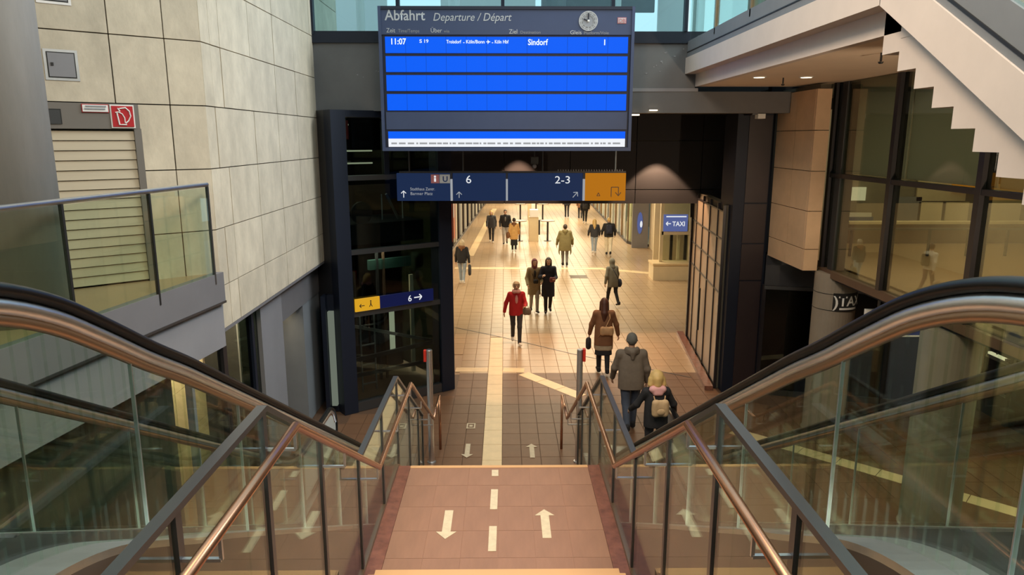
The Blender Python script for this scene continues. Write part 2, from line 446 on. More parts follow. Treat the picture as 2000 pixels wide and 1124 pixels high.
# side hall behind the lift
ws = struct(obj('wall_side_hall', MB().box(-6.7, -6.5, 12.0, 33.0, 0, 4.4), 'cream_wall'), 'cream wall of the side hall behind the lift')
struct(obj('wall_side_end', MB().box(-6.6, A.x - 0.1, 32.6, 32.8, 0, 4.4), 'cream_wall'))
# right passage wall
wr = sgroup('wall_passage_right', at_z(1222, 471), 'glazed shop front right of the passage with slim light mullions')
A2, B2 = Vector((6.18, 36.5, 0)), Vector((6.18 + 50 * 0.0335, 86.5, 0))
def wallquad2(A, B, z0, z1, th, off=0.0): return wallquad(B, A, z0, z1, th, off)
obj('wall_core', wallquad2(A2, B2, 0, 4.4, 0.2, -0.3), 'cream_wall', wr)
obj('plinth', wallquad2(A2, B2, 0, 0.12, 0.1, 0.03), 'dark_frame', wr)
for k in range(36):
    a, b = along(A2, B2, (k + 0.06) / 36), along(A2, B2, (k + 0.94) / 36)
    obj('pane', wallquad2(a, b, 0.12, 4.3, 0.03, -0.02), 'glass_dark' if k % 4 == 1 else 'glass_clear', wr)
    obj('mullion', wallquad2(along(A2, B2, (k - 0.05) / 36), along(A2, B2, (k + 0.05) / 36), 0.12, 4.3, 0.08, 0.03), 'bronze' if k % 2 else 'alu_white', wr)
# curved corner of that shop front
pc0 = A2; pts = [Vector((6.18, 36.5, 0)), Vector((6.18, 35.6, 0)), Vector((6.36, 34.9, 0)), Vector((6.75, 34.5, 0)), Vector((7.3, 34.3, 0))]
mbc = MB(); mbp = MB()
for a, b in zip(pts, pts[1:]):
    mbc.bar(a + Vector((0, 0, 2.2)), b + Vector((0, 0, 2.2)), 0.03, 4.2); mbp.bar(a + Vector((0, 0, 0.06)), b + Vector((0, 0, 0.06)), 0.1, 0.12)
obj('corner_pane', mbc, 'glass_clear', wr); obj('corner_plinth', mbp, 'dark_frame', wr)
for p in pts[1:]: obj('mullion', MB().box(p.x - .03, p.x + .03, p.y - .03, p.y + .03, 0.1, 4.3), 'bronze', wr)
obj('return_wall', MB().box(7.3, 10.5, 34.2, 34.5, 0, 4.4), 'cream_wall', wr)
# cream pier in front, set back behind the kiosk
struct(obj('wall_cream_pier', MB().box(6.95, 8.1, 33.2, 34.1, 0, 4.4), 'cream_wall'), 'cream stone pier beside the taxi sign panel')
struct(obj('wall_far_end', MB().box(-6, 14, 88, 88.3, 0, 4.4), 'cream_wall'), 'far end wall of the passage')
# passage ceiling and the bulkhead over the passage mouth
struct(obj('ceiling', MB().box(-12, 16, 18.0, 90, 4.4, 4.7), 'dark_ceiling'), 'dark ceiling of the passage')
bh = sgroup('wall_bulkhead', (0, 18, 3.5), 'dark brown panelled bulkhead above the passage mouth')
mat('bulkhead', (0.022, 0.021, 0.026), 0.7, var=0.06, scale=1.2)
zb = 3.60
xs = [-7.0, -3.2, -1.6, 0.0, 1.6, 3.2, 4.8, 6.4]
for i in range(len(xs) - 1):
    for z0, z1 in ((zb, 3.93), (3.95, 5.1), (5.12, 6.2)):
        obj('panel', MB().box(xs[i] + .008, xs[i + 1] - .008, 17.60, 17.68, z0, z1), 'bulkhead', bh)
obj('backing', MB().box(-7, 6.4, 17.69, 17.9, zb, 6.2), 'stone_back', bh)
# portal ceiling between beam and bulkhead
struct(obj('ceiling_portal', MB().box(-7, 6.4, 13.75, 17.68, 5.72, 5.9), 'dark_ceiling'), 'dark ceiling inside the portal')

# ---- big grey beam above the portal, clerestory glazing over it
YB = 13.4
bm = sgroup('trim_1', (0, YB, 5.66), 'grey steel beam spanning above the portal')
def beam_pt(x, y): return at_y(x, y, YB)
z_b, z_t = at_y(690, 217, YB).z, at_y(690, 84, YB).z
obj('beam_face', MB().box(-3.42, 3.45, YB, YB + 0.35, z_b, z_t), 'beam_grey', bm)
zr = at_y(1300, 176, YB).z
obj('beam_flange', MB().box(1.9, 3.5, YB - 0.05, YB, zr - 0.03, zr + 0.03), 'grey_mid', bm)
obj('lower_beam', MB().box(2.0, 5.30, YB - 0.04, YB + 0.3, at_y(1400, 221, YB).z, zr - 0.03), 'beam_grey', bm)
obj('beam_top_channel', MB().box(-3.42, 3.45, YB - 0.04, YB + 0.35, z_t, z_t + 0.14), 'navy_steel', bm)
for k in range(14):
    c = random.choice([(-2.45, 6.2), (3.0, 6.6), (2.75, 6.45)])
    x, z = c[0] + random.uniform(-.25, .25), c[1] + random.uniform(-.15, .15)
    obj('scuff', MB().box(x, x + random.uniform(.015, .04), YB - 0.004, YB + .01, z, z + random.uniform(.008, .03)), 'grey_mid', bm)
cw = sgroup('window_1', (0, YB, z_t + 0.14), 'clerestory glazing above the beam with pale daylight behind')
zz = z_t + 0.14
obj('sill_frame', MB().box(-3.42, 9, YB - .03, YB + .06, zz, zz + .06), 'navy_steel', cw)
for x0, x1 in ((-3.36, -1.9), (-1.84, -0.05), (0.01, 1.9), (1.96, 3.2), (3.30, 3.75), (3.83, 6.0), (6.06, 9.0)):
    obj('pane', MB().box(x0, x1, YB, YB + .02, zz + .06, 11), 'glass_upper', cw)
    obj('mullion', MB().box(x1, x1 + .06, YB - .05, YB + .08, zz + .06, 11), 'navy_steel', cw)
obj('mullion', MB().box(-3.46, -3.36, YB - .05, YB + .08, zz, 11), 'navy_steel', cw)
# things seen through the clerestory: hall columns and a pale building front beyond
for x, r, m in ((-4.1, .16, 'grey_cool'), (-2.6, .10, 'alu_white'), (-0.9, .13, 'white'), (0.9, .28, 'grey_cool'), (2.05, .10, 'white'), (3.55, .13, 'white'), (4.6, .2, 'bronze')):
    o = obj('hall_column', MB().lathe([(r, 0), (r, 6.0)], (x * 1.25, 17.2, 6.9), 14), m, smooth=False)
    tag(o, {-4.1: 'grey column behind the leftmost upper window pane', -2.6: 'slim pale post behind the upper window left of the board',
            -0.9: 'white post behind the upper window above the board heading', 0.9: 'thick grey column behind the upper window above the board clock side',
            2.05: 'white post behind the upper window just right of the board', 3.55: 'white post behind the upper window beside the white slab', 4.6: 'bronze post behind the gallery glass'}[x], 'column')
for k, (x0, x1, z0, z1, m_) in enumerate(((-3.2, -2.2, 7.2, 7.75, 'white'), (-1.2, 0.6, 7.6, 8.6, 'white'), (1.1, 2.9, 7.9, 8.8, 'grey_cool'), (3.0, 3.6, 7.2, 8.8, 'white'))):
    tag(obj('platform_panel', MB().box(x0 * 1.4, x1 * 1.4, 20.0 + k * .2, 20.1 + k * .2, z0 + .6, z1 + 1.6), m_), ['low white panel behind the upper window at the stone wall end', 'bright white panel behind the upper window above the board heading', 'grey blue panel behind the upper window above the board middle', 'white panel behind the upper window near the board clock'][k], 'panel')
tag(obj('platform_hall_roof', MB().box(-9, 12, 26, 27, 12.6, 13.4), 'grey_cool'), 'grey platform roof edge behind the upper windows', 'roof')
struct(obj('ceiling_slab_upper', MB().box(-12, 16, 13.85, 30, 6.4, 6.85), 'grey_mid'), 'upper floor slab behind the beam')

# ---- left stone wall
wL = sgroup('wall_left', (-3.4, 8.45, 2.9), 'pale stone clad wall with tall panels on the left')
ZJ = [2.90, 3.42, 4.11, 4.82, 5.53, 6.23, 6.94, 7.66, 8.4, 9.2]
YJ = [8.45, 8.72, 9.02, 10.06, 11.10, 12.14, 13.2, 14.35, 15.4]
G = 0.006
for iz in range(len(ZJ) - 1):
    for iy in range(len(YJ) - 1):
        dx = random.uniform(-.003, .003)
        obj('stone_panel', MB().box(-3.45 + dx, -3.40 + dx, YJ[iy] + G, YJ[iy + 1] - G, ZJ[iz] + G, ZJ[iz + 1] - G), 'stone', wL)
obj('backing', MB().box(-3.75, -3.455, 8.5, 15.4, 2.91, 9.2), 'stone_back', wL)
UF = Vector((-math.cos(R(40)), -math.sin(R(40)), 0)); C0 = Vector((-3.40, 8.45, 0)); NF = Vector((math.sin(R(40)), -math.cos(R(40)), 0))
def fpt(t, z, off=0.0): return C0 + UF * t + NF * off + Vector((0, 0, z))
def fbox(t0, t1, z0, z1, o0, o1):
    return MB().hexa([fpt(t0, z0, o1), fpt(t1, z0, o1), fpt(t1, z0, o0), fpt(t0, z0, o0), fpt(t0, z1, o1), fpt(t1, z1, o1), fpt(t1, z1, o0), fpt(t0, z1, o0)])
TJ = [0.0, 0.38, 0.92, 1.95, 2.9, 3.9]
for iz in range(1, len(ZJ) - 1):
    for it in range(len(TJ) - 1):
        t0, t1, z0, z1 = TJ[it], TJ[it + 1], ZJ[iz], ZJ[iz + 1]
        if z1 < 5.6 and t0 >= 0.9: continue
        if z1 < 5.6 and t1 > 0.7: t1 = 0.712
        dx = random.uniform(-.003, .003)
        obj('stone_panel', fbox(t0 + (G if it else 0), t1 - G, z0 + G, z1 - G, -.05 + dx, dx), 'stone', wL)
obj('backing', fbox(0.02, 4.4, 2.91, 9.2, -.3, -.055), 'stone_back', wL)
# beam and piers under the stone wall
tb = sgroup('wall_lower_left', (-3.6, 8.4, 0), 'grey painted beam and piers under the stone wall')
obj('beam', MB().box(-3.9, -3.60, 10.9, 15.0, 2.25, 2.92), 'grey_paint', tb)
obj('soffit_band', MB().box(-3.75, -3.40, 8.45, 15.4, 2.86, 2.90), 'grey_paint', tb)
obj('pier', MB().box(-3.95, -3.58, 10.25, 11.25, 0, 2.92), 'grey_mid', tb)
obj('pier', MB().box(-4.0, -3.62, 12.55, 15.0, 0, 2.3), 'grey_cool', tb)
obj('post', MB().box(-3.68, -3.60, 8.85, 8.97, 0, 2.9), 'dark_frame', tb)
obj('post', MB().box(-3.68, -3.60, 9.92, 10.0, 0, 2.9), 'navy_steel', tb)
obj('pane', MB().box(-3.66, -3.64, 9.55, 9.92, 0.05, 2.9), 'glass_dark', tb)
obj('pane', MB().box(-3.66, -3.64, 10.0, 10.25, 0.05, 2.9), 'glass_dark', tb)
obj('pane', MB().box(-3.66, -3.64, 7.95, 8.85, 0.05, 2.62), 'glass_clear', tb)
obj('pane', MB().box(-3.66, -3.64, 8.97, 9.55, 0.05, 2.9), 'glass_clear', tb)
obj('post', MB().box(-3.68, -3.60, 7.88, 7.95, 0, 2.65), 'grey_cool', tb)
obj('doorway_back', MB().box(-4.3, -4.2, 11.25, 12.6, 0, 2.3), 'shop_dark', tb)
obj('doorway_panel', MB().box(-3.96, -3.94, 11.25, 11.55, 0, 2.25), 'brown_panel', tb)
obj('ceiling_panel', MB().box(-7, -3.7, 10.3, 15, 2.92, 3.0), 'shop_dark', tb)
obj('shop_light_block', MB().box(-4.95, -3.95, 11.20, 11.25, 0, 2.92), 'shop_dark', tb)  # added partition that keeps the shop lamp out of the doorway
# tiled shop wall behind that glass
sw = sgroup('wall_shop', (-5.2, 8, 0), 'warm lit wall of cream tiles under the gallery')
for iz in range(4):
    for iy in range(12):
        obj('tile', MB().box(-4.94, -4.90, 7.4 + iy * .55 + .004, 7.4 + (iy + 1) * .55 - .004, iz * .72 + .004, (iz + 1) * .72 - .004), 'cream_panel', sw)
obj('backing', MB().box(-5.1, -4.945, 7.4, 14.0, 0, 2.9), 'stone_back', sw)

# ---- left gallery slab (its edge runs a little askew to the stairs)
def gx(y): return -3.37 - .14 * (8.22 - y)
def gbox(y0, y1, o0, o1, z0, z1):
    a, b = gx(y0), gx(y1)
    return MB().hexa([(a + o0, y0, z0), (a + o1, y0, z0), (b + o1, y1, z0), (b + o0, y1, z0), (a + o0, y0, z1), (a + o1, y0, z1), (b + o1, y1, z1), (b + o0, y1, z1)])
gs = sgroup('floor_gallery', (-3.4, -3, 2.7), 'left gallery floor slab with grey fascia')
obj('slab', gbox(-5, 8.36, -5, -.06, 3.40, 3.60), 'gallery_floor', gs)
obj('fascia', gbox(-5, 8.40, -.09, .01, 3.27, 3.615), 'grey_paint', gs)
obj('fascia_drip', gbox(-5, 8.40, -.09, .02, 3.245, 3.27), 'steel_dark', gs)
obj('fascia_beam', gbox(-5, 8.42, -.38, -.04, 2.70, 3.245), 'grey_mid', gs)
# wall under the gallery
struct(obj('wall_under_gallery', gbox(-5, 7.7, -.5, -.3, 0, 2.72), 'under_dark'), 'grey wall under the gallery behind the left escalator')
struct(obj('wall_gallery_back', MB().box(-9.2, -9, -5, 9, 0, 12), 'stone'), 'stone wall behind the left gallery')
struct(obj('wall_behind', MB().box(-9, 16, -6.3, -6, 0, 12), 'stone'), 'hall wall behind the staircase')
obj_ = None

# ---- right side: stone pier, portal column, glazed storefront, dark door wall
wp = sgroup('wall_right', (5.25, 13.0, 2.9), 'warm stone clad pier to the right of the portal')
ZR = [2.90, 3.28, 3.94, 4.62, 5.30, 5.98]
for k in range(len(ZR) - 1):
    for y0, y1 in ((12.30, 13.05), (13.05, 13.95)):
        obj('stone_panel', MB().box(5.20, 5.26, y0 + G * .7, y1 - G * .7, ZR[k] + G, ZR[k + 1] - G), 'stone_warm', wp)
    obj('stone_panel', MB().box(5.205, 5.45, 12.25, 12.30, ZR[k] + G, ZR[k + 1] - G), 'stone_warm', wp)
obj('backing', MB().box(5.27, 5.45, 12.305, 13.95, 2.92, 6.05), 'stone_back', wp)
pcw = sgroup('wall_portal_right', (4.85, 14.1, 0), 'dark steel clad column at the right side of the portal')
obj('column_core', MB().box(4.50, 5.22, 14.10, 14.9, 0, 5.72), 'navy_steel', pcw)
for z0, z1 in ((0.05, 2.35), (2.38, 3.1), (3.13, 3.9), (3.93, 5.6)):
    obj('cladding_panel', MB().box(4.72, 5.16, 14.075, 14.10, z0, z1), 'maroon_panel', pcw)
struct(obj('wall_infill', MB().box(5.22, 6.4, 14.4, 14.6, 2.9, 6.4), 'navy_steel'), 'dark infill wall between portal column and stone pier')
# dark glazed wall right of the column
dw = sgroup('wall_dark_glazing', (5.6, 13.6, 0), 'dark glazed wall under the stone pier')
Pa, Pb = Vector((5.20, 14.0, 0)), Vector((5.95, 13.35, 0))
Pc = Vector((8.6, 13.1, 0))
mbw = MB(); mbw.bar(Pa + Vector((0, 0, 1.1)), Pc + Vector((0, 0, 1.1)), 0.02, 2.2)
obj('pane', mbw, 'glass_dark', dw)
mbw = MB(); mbw.bar(Pa + Vector((0, 0, 2.25)), Pc + Vector((0, 0, 2.25)), 0.08, 0.07); mbw.bar(Pa + Vector((0, 0, .06)), Pc + Vector((0, 0, .06)), 0.08, 0.12)
obj('frame', mbw, 'steel_dark', dw)
mbw = MB(); mbw.bar(Pa + Vector((0, 0, 2.6)), Pc + Vector((0, 0, 2.6)), 0.05, 0.62); obj('upper_panel', mbw, 'shop_dark', dw)
for t in (0.0, 0.33, 0.66, 1.0):
    p = Pa + (Pc - Pa) * t; obj('mullion', MB().box(p.x - .03, p.x + .03, p.y - .04, p.y + .04, 0, 2.3), 'dark_frame', dw)
obj('interior_back', MB().box(5.3, 9, 16.5, 16.6, 0, 2.9), 'shop_dark', dw)
# storefront inside the portal, right
sf = sgroup('window_2', (4.55, 14.2, 0), 'tall gridded storefront along the right side of the passage mouth')
Sa, Sb = Vector((4.42, 14.35, 0)), Vector((4.80, 18.1, 0))
def spt(t, z, off=0.0):
    d = (Sb - Sa).normalized(); n = Vector((-d.y, d.x, 0)); return Sa + (Sb - Sa) * t + n * off + Vector((0, 0, z))
def sbox(t0, t1, z0, z1, o0, o1):
    return MB().hexa([spt(t0, z0, o0), spt(t1, z0, o0), spt(t1, z0, o1), spt(t0, z0, o1), spt(t0, z1, o0), spt(t1, z1, o0), spt(t1, z1, o1), spt(t0, z1, o1)])
mat('storefront_panel', (0.33, 0.25, 0.185), 0.35, var=0.08, scale=1, per_obj=0.08)
TS = [0.0, 0.16, 0.40, 0.63, 0.86, 1.0]; ZS = [0.10, 2.05, 2.60, 3.15, 3.72]
for i in range(5):
    for k in range(4):
        obj('panel', sbox(TS[i] + .006, TS[i + 1] - .006, ZS[k] + .01, ZS[k + 1] - .01, -.03, 0.0), 'storefront_panel', sf)
for t in TS: obj('mullion', sbox(t - .006, t + .006, 0, 3.85, -.03, .022), 'dark_frame', sf)
for z in ZS: obj('transom', sbox(0, 1, z - .014, z + .014, -.03, .018), 'dark_frame', sf)
obj('door_handle', sbox(.505, .52, .75, 1.75, .05, .09), 'black', sf)
obj('kerb', sbox(-0.04, 1.12, 0, .09, .05, .22), 'granite', sf)
obj('backing', sbox(0, 1.0, 0, 3.85, -.2, -.04), 'stone_back', sf)
obj('end_mullion', sbox(1.0, 1.03, 0, 3.75, -.4, .05), 'dark_frame', sf)
obj('curved_head', MB().tube([spt(1.01, 3.2, .06), spt(1.01, 3.6, .07), spt(0.97, 3.78, .06), spt(0.93, 3.84, .05)], .03, 8), 'dark_frame', sf)

# ---- right facade glazing
fc = sgroup('window_3', (5.62, 9, 2.78), 'large glazed facade with dark mullions on the right')
XF = 5.62
YM = [12.40, 10.42, 8.42, 6.4, 4.4, 2.4]
ZS0, ZT, ZTOP = 2.95, 5.17 - .62, 6.10
for i in range(len(YM) - 1):
    y1, y0 = YM[i], YM[i + 1]
    obj('pane', MB().box(XF, XF + .015, y0 + .05, y1 - .05, ZS0, ZT - .03), 'glass_facade', fc)
    obj('pane', MB().box(XF, XF + .015, y0 + .05, y1 - .05, ZT + .03, ZTOP), 'glass_facade', fc)
    obj('transom', MB().box(XF - .05, XF + .06, y0, y1, ZT - .035, ZT + .035), 'dark_frame', fc)
for y in YM: obj('mullion', MB().box(XF - .06, XF + .10, y - .05, y + .05, ZS0 - .1, ZTOP), 'dark_frame', fc)
obj('side_post', MB().box(XF - .02, XF + .2, 12.02, 12.20, ZS0, ZTOP), 'steel_dark', fc)
obj('sill', MB().box(XF - .07, XF + .3, 1.5, 12.45, ZS0 - .12, ZS0), 'brown_panel', fc)
# interior behind the facade: blinds above, dim room below, its fittings partly stand in for reflections
for i in range(len(YM) - 1):
    y1, y0 = YM[i], YM[i + 1]
    o = obj('blind', MB().box(5.80, 5.82, y0 + .03, y1 - .03, ZT + .04, ZTOP), 'mezz_blind', fc)
obj('room_floor', MB().box(XF + .2, 13, 1.5, 16.5, ZS0 - .1, ZS0), 'gallery_floor', fc)
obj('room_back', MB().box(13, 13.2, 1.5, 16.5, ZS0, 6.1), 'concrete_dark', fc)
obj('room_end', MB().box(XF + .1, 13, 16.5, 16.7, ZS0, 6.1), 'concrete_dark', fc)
obj('room_ceiling', MB().box(XF + .1, 13, 1.5, 16.5, 6.1, 6.2), 'shop_dark', fc)
def rp(px_, py, Y=16.4): return at_y(px_, py, Y)
def rpanel(nm, a, b, c, d, m, Y=16.4, th=.05):
    p, q = rp(a, b, Y), rp(c, d, Y); obj(nm, MB().box(p.x, q.x, Y, Y + th, q.z, p.z), m, fc)
rpanel('standin_panel', 1795, 395, 1840, 462, 'cream_wall'); rpanel('standin_panel', 1842, 395, 1885, 462, 'cream_wall'); rpanel('standin_panel', 1795, 345, 1885, 393, 'cream_panel')
rpanel('lit_panel', 1632, 366, 1690, 392, 'lamp_soft'); rpanel('poster', 1632, 424, 1702, 462, 'poster_blue', 16.3); rpanel('poster_edge', 1632, 416, 1702, 424, 'white', 16.3)
rpanel('standin_panel', 1745, 385, 1793, 455, 'grey_mid'); rpanel('orange_panel', 1866, 330, 1908, 372, 'sign_orange', 16.3)
rpanel('standin_panel', 1925, 360, 1985, 470, 'cream_panel')
mbk = MB().box(7.4, 12.6, 15.2, 15.35, ZS0, ZS0 + .42); obj('low_wall', mbk, 'brown_panel', fc); obj('low_wall_cap', MB().box(7.35, 12.65, 15.15, 15.4, ZS0 + .42, ZS0 + .47), 'cream_panel', fc)
for k in range(6): obj('rail_post', MB().box(6.6 + k * .75, 6.64 + k * .75, 13.5, 13.54, ZS0, ZS0 + .5), 'dark_frame', fc)
obj('rail_bar', MB().box(6.5, 10.6, 13.49, 13.55, ZS0 + .5, ZS0 + .54), 'steel_dark', fc)
area('mezzanine_fill', (7.4, 8.0, 6.05), (0, 0, 0), 1.5, 90, (1.0, 0.88, 0.6), 6.0)  # added unseen lamp that lights the blinds from behind
area('mezzanine_fill', (8.6, 13.5, 6.05), (0, 0, 0), 3.0, 95, (1.0, 0.85, 0.5), 5.0)
# dark shop fronts at ground level under the facade
gd = sgroup('wall_shop_front', (9.2, 8, 0), 'dark shop front under the right facade with dim strip lights')
obj('panel', MB().box(9.2, 9.3, 0, 13.1, 0, 2.8), 'shop_dark', gd)
for k in range(7): obj('mullion', MB().box(9.12, 9.2, .8 + k * 1.9, .88 + k * 1.9, 0, 2.8), 'steel_dark', gd)
for k in range(6): obj('pane', MB().box(9.15, 9.165, .9 + k * 1.9, 2.68 + k * 1.9, .1, 2.7), 'glass_dark', gd)
for z in (0.5, 1.1, 1.7, 2.3): obj('shelf_strip', MB().box(9.16, 9.2, 0.5, 13, z, z + .05), 'grey_mid', gd)
struct(obj('ceiling_under_facade', MB().box(XF, 12, -5, 13.2, 2.78, 2.84), 'dark_ceiling'))
struct(obj('wall_far_right', MB().box(16, 16.2, -6, 30, 0, 12), 'stone'))

# ---- white gallery slab with soffit, and the white stair coming down from it
XO, XI = 3.26, 3.45
zF0, zF1 = 6.30, 6.58
zS = 6.08
ug = thing('upper_gallery', (XO, 13.3, zS), 'white upper gallery slab with stepped edge and warm lit soffit', 'gallery')
def yat(x, X): return X * F / (x - 985) / 0.98
obj('edge_fascia', MB().box(XO, XO + .12, 6.55, 13.40, zF0, zF1), 'white_plaster', ug)
obj('edge_soffit', MB().box(XO + .12, XI, 6.22, 13.40, zF0, zF0 + .03), 'white_plaster', ug)
obj('inner_fascia', MB().box(XI, XI + .10, 6.515, 13.38, zS, zF0 + .03), 'white_plaster', ug)
obj('soffit', MB().box(XI + .10, 5.62, 6.5, 13.36, zS, zS + .04), 'soffit', ug)
obj('slab', MB().box(XI, 6.2, 6.6, 13.36, zF0 + .04, zF1), 'concrete', ug)
zk = 6.86
gb = thing('gallery_balustrade', (XO, 10, zF1), 'glass balustrade with grey kick plate on the white upper gallery', 'balustrade')
obj('kick_plate', MB().box(XO + .02, XO + .08, 6.3, 13.38, zF1 + .0, zk), 'grey_cool', gb)
obj('kick_groove', MB().box(XO + .012, XO + .022, 6.3, 13.38, zF1 + .085, zF1 + .10), 'black', gb)
for k, (y0, y1) in enumerate(((11.75, 13.3), (10.1, 11.7), (8.4, 10.05), (6.6, 8.35))):
    obj('pane', MB().box(XO + .04, XO + .055, y0, y1, zk, zk + .85), 'glass_clear', gb)
obj('post', MB().box(XO + .02, XO + .07, 11.70, 11.75, zk - .1, zk + .9), 'bronze', gb)
obj('post', MB().box(XO + .02, XO + .07, 10.05, 10.1, zk - .1, zk + .9), 'bronze', gb)
obj('handrail', MB().tube([(XO + .05, 6.5, zk + .9), (XO + .05, 13.3, zk + .9)], .03, 10), 'copper_rail', gb)
# downlights and sprinklers in the soffit
for px_, py_, n_ in ((1483, 150, 'first'), (1575, 150, 'second')):
    p = at_z(px_, py_, zS)
    t = thing('downlight', (p.x, p.y, zS - .01), {'first': 'round lit downlight in the white soffit nearer the portal edge', 'second': 'round lit downlight in the white soffit nearer the glazed facade'}[n_], 'light', 'soffit downlights')
    obj('trim_ring', MB().lathe([(.10, 0), (.11, .012)], (p.x, p.y, zS - .012), 20), 'white', t); obj('lens', MB().lathe([(.08, 0), (.08, .006)], (p.x, p.y, zS - .016), 20), 'lamp_warm', t)
for i, (px_, py_) in enumerate(((1530, 152), (1722, 103))):
    p = at_z(px_, py_, zS)
    t = thing('sprinkler', (p.x, p.y, zS - .12), ['small sprinkler head hanging between the two soffit downlights', 'small sprinkler head hanging beside the stair steps under the soffit'][i], 'sprinkler')
    obj('pipe', MB().tube([(p.x, p.y, zS), (p.x, p.y, zS - .09)], .012, 8), 'black', t); obj('head', MB().lathe([(.02, 0), (.03, .02)], (p.x, p.y, zS - .115), 10), 'black', t)
# stair: stepped underside, white cheek, kick plate and glass
st = thing('white_stair', (3.9, 4.0, 3.6), 'white concrete stair with stepped underside descending from the upper gallery', 'stairs')
RUN, RIS = 0.292, 0.168
prof = []; y, z = 6.80, zS
under = [(y, z)]
while y > 2.2:
    z2 = z - RIS; under.append((y, z2)); y2 = y - RUN; under.append((y2, z2)); y, z = y2, z2
top = [(yy, 6.62 + .575 * (yy - 6.62)) for yy in (6.80, 2.2)]
# solid flight between the stepped underside and the tread line above it
n_u = len(under)
mbs = MB()
for i in range(0, n_u - 2, 2):
    (ya, za), (yb, zb_), (yc, zc) = under[i], under[i + 1], under[i + 2]
    mbs = MB(); mbs.box(XI, 4.9, yc, ya, zb_, zb_ + .42)
    obj('step', mbs, 'white_plaster', st)
obj('stair_head', MB().box(XI - .004, 4.9, 6.22, 6.50, 6.02, 6.5), 'white_plaster', st)
def chk(yy, dz): return zF0 + dz - .575 * (6.55 - yy) if yy < 6.55 else zF0 + dz
ys_ = [6.56, 6.0, 5.0, 4.0, 3.0, 2.2]
obj('cheek', MB().strip([(XO, a, chk(a, 0)) for a in ys_], [(XO, a, chk(a, .36)) for a in ys_], (.2, 0, 0)), 'white_plaster', st)
obj('kick_plate', MB().strip([(XO + .02, a, chk(a, .36)) for a in ys_], [(XO + .02, a, chk(a, .70)) for a in ys_], (.06, 0, 0)), 'grey_cool', st)
obj('kick_groove', MB().strip([(XO + .01, a, chk(a, .43)) for a in ys_], [(XO + .01, a, chk(a, .455)) for a in ys_], (.015, 0, 0)), 'black', st)
for a, b in zip(ys_, ys_[1:]):
    obj('pane', MB().strip([(XO + .04, a - .03, chk(a - .03, .70)), (XO + .04, b + .03, chk(b + .03, .70))], [(XO + .04, a - .03, chk(a - .03, 1.25)), (XO + .04, b + .03, chk(b + .03, 1.25))], (.015, 0, 0)), 'glass_clear', st)
obj('handrail', MB().tube([(XO + .05, a, chk(a, 1.3)) for a in ys_], .03, 10), 'copper_rail', st)
# ================================================================== central staircase
ZL0, ZL1 = 2.75, 1.42          # upper and middle landing heights
Y1a, Y1b, Y2a, Y2b = 3.20, 5.43, 7.76, 10.20
XCEN = -0.066
SX = 1.25
sc_ = thing('staircase', (0, 7, 0), 'red brown staircase with a marked middle landing between glass balustrades', 'stairs')
def flight(y0, y1, z0, z1, n, mt):
    run = (y1 - y0) / (n - 1) if n > 1 else 0; rise = (z0 - z1) / n
    for k in range(1, n):
        z = z0 - rise * k; y = y0 + run * (k - 1)
        obj('step', MB().box(-1.03, 1.03, y, y + run + .03, z - rise * 1.3, z), mt, sc_)
        obj('nosing', MB().box(-1.03, 1.03, y + run - .035, y + run + .034, z - .01, z + .003), 'nosing', sc_)
flight(0.9, 2.1, 3.62, ZL0, 5, 'landing_tile')
flight(Y1a, Y1b, ZL0, ZL1, 8, 'landing_tile')
flight(Y2a, Y2b, ZL1, 0.0, 9, 'landing_tile')
obj('upper_landing', MB().box(-1.03, 1.03, 1.9, Y1a, ZL0 - .2, ZL0), 'landing_tile', sc_)
obj('top_floor', MB().box(-1.25, 1.25, -5, .9, 3.4, 3.62), 'landing_tile', sc_)
# middle landing of slabs
NX, NY = 6, 5
lw, ll = 2.06 / NX, (Y2a - Y1b) / NY
lm = tile_mesh('landing_slab', lw - .002, ll - .002, .02, 'landing_tile', .001)
obj('landing_bed', MB().box(-1.03, 1.03, Y1b, Y2a, ZL1 - .25, ZL1 - .003), 'landing_tile', sc_)
for i in range(NX):
    for j in range(NY):
        piece('landing_slab', lm, sc_, (-1.03 + (i + .5) * lw, Y1b + (j + .5) * ll, ZL1 - .02))
obj('nosing', MB().box(-1.03, 1.03, Y2a - .04, Y2a + .02, ZL1 - .03, ZL1 + .004), 'nosing', sc_)
obj('nosing', MB().box(-1.06, 1.06, Y1b - .03, Y1b + .03, ZL1 - .03, ZL1 + .004), 'nosing', sc_)
# granite margins following the stair, and solid flanks
def fz(y):
    pts = [(-5, 3.62), (0.9, 3.62), (2.0, ZL0), (Y1a, ZL0), (Y1b, ZL1), (Y2a, ZL1), (Y2b, 0.0), (12, 0.0)]
    for (a, za), (b, zb_) in zip(pts, pts[1:]):
        if a <= y <= b: return za + (zb_ - za) * (y - a) / (b - a)
    return 0.0
prof_y = [-4, .9, 2.0, Y1a, Y1b, Y2a, Y2b]
for s, nm in ((-1, 'granite_margin'), (1, 'granite_margin')):
    xa, xb = (1.03, 1.165)
    x0, x1 = (xa, xb) if s > 0 else (-xb, -xa)
    obj(nm, MB().strip([(x0, y, fz(y) + .012) for y in prof_y], [(x0, y, max(-.02, fz(y) - .3)) for y in prof_y], (x1 - x0, 0, 0)), 'granite', sc_)
    obj('side_wall', MB().strip([(s * 1.165, y, fz(y) + .02) for y in prof_y], [(s * 1.165, y, -.02) for y in prof_y], (s * .02, 0, 0)), 'brown_panel', sc_)
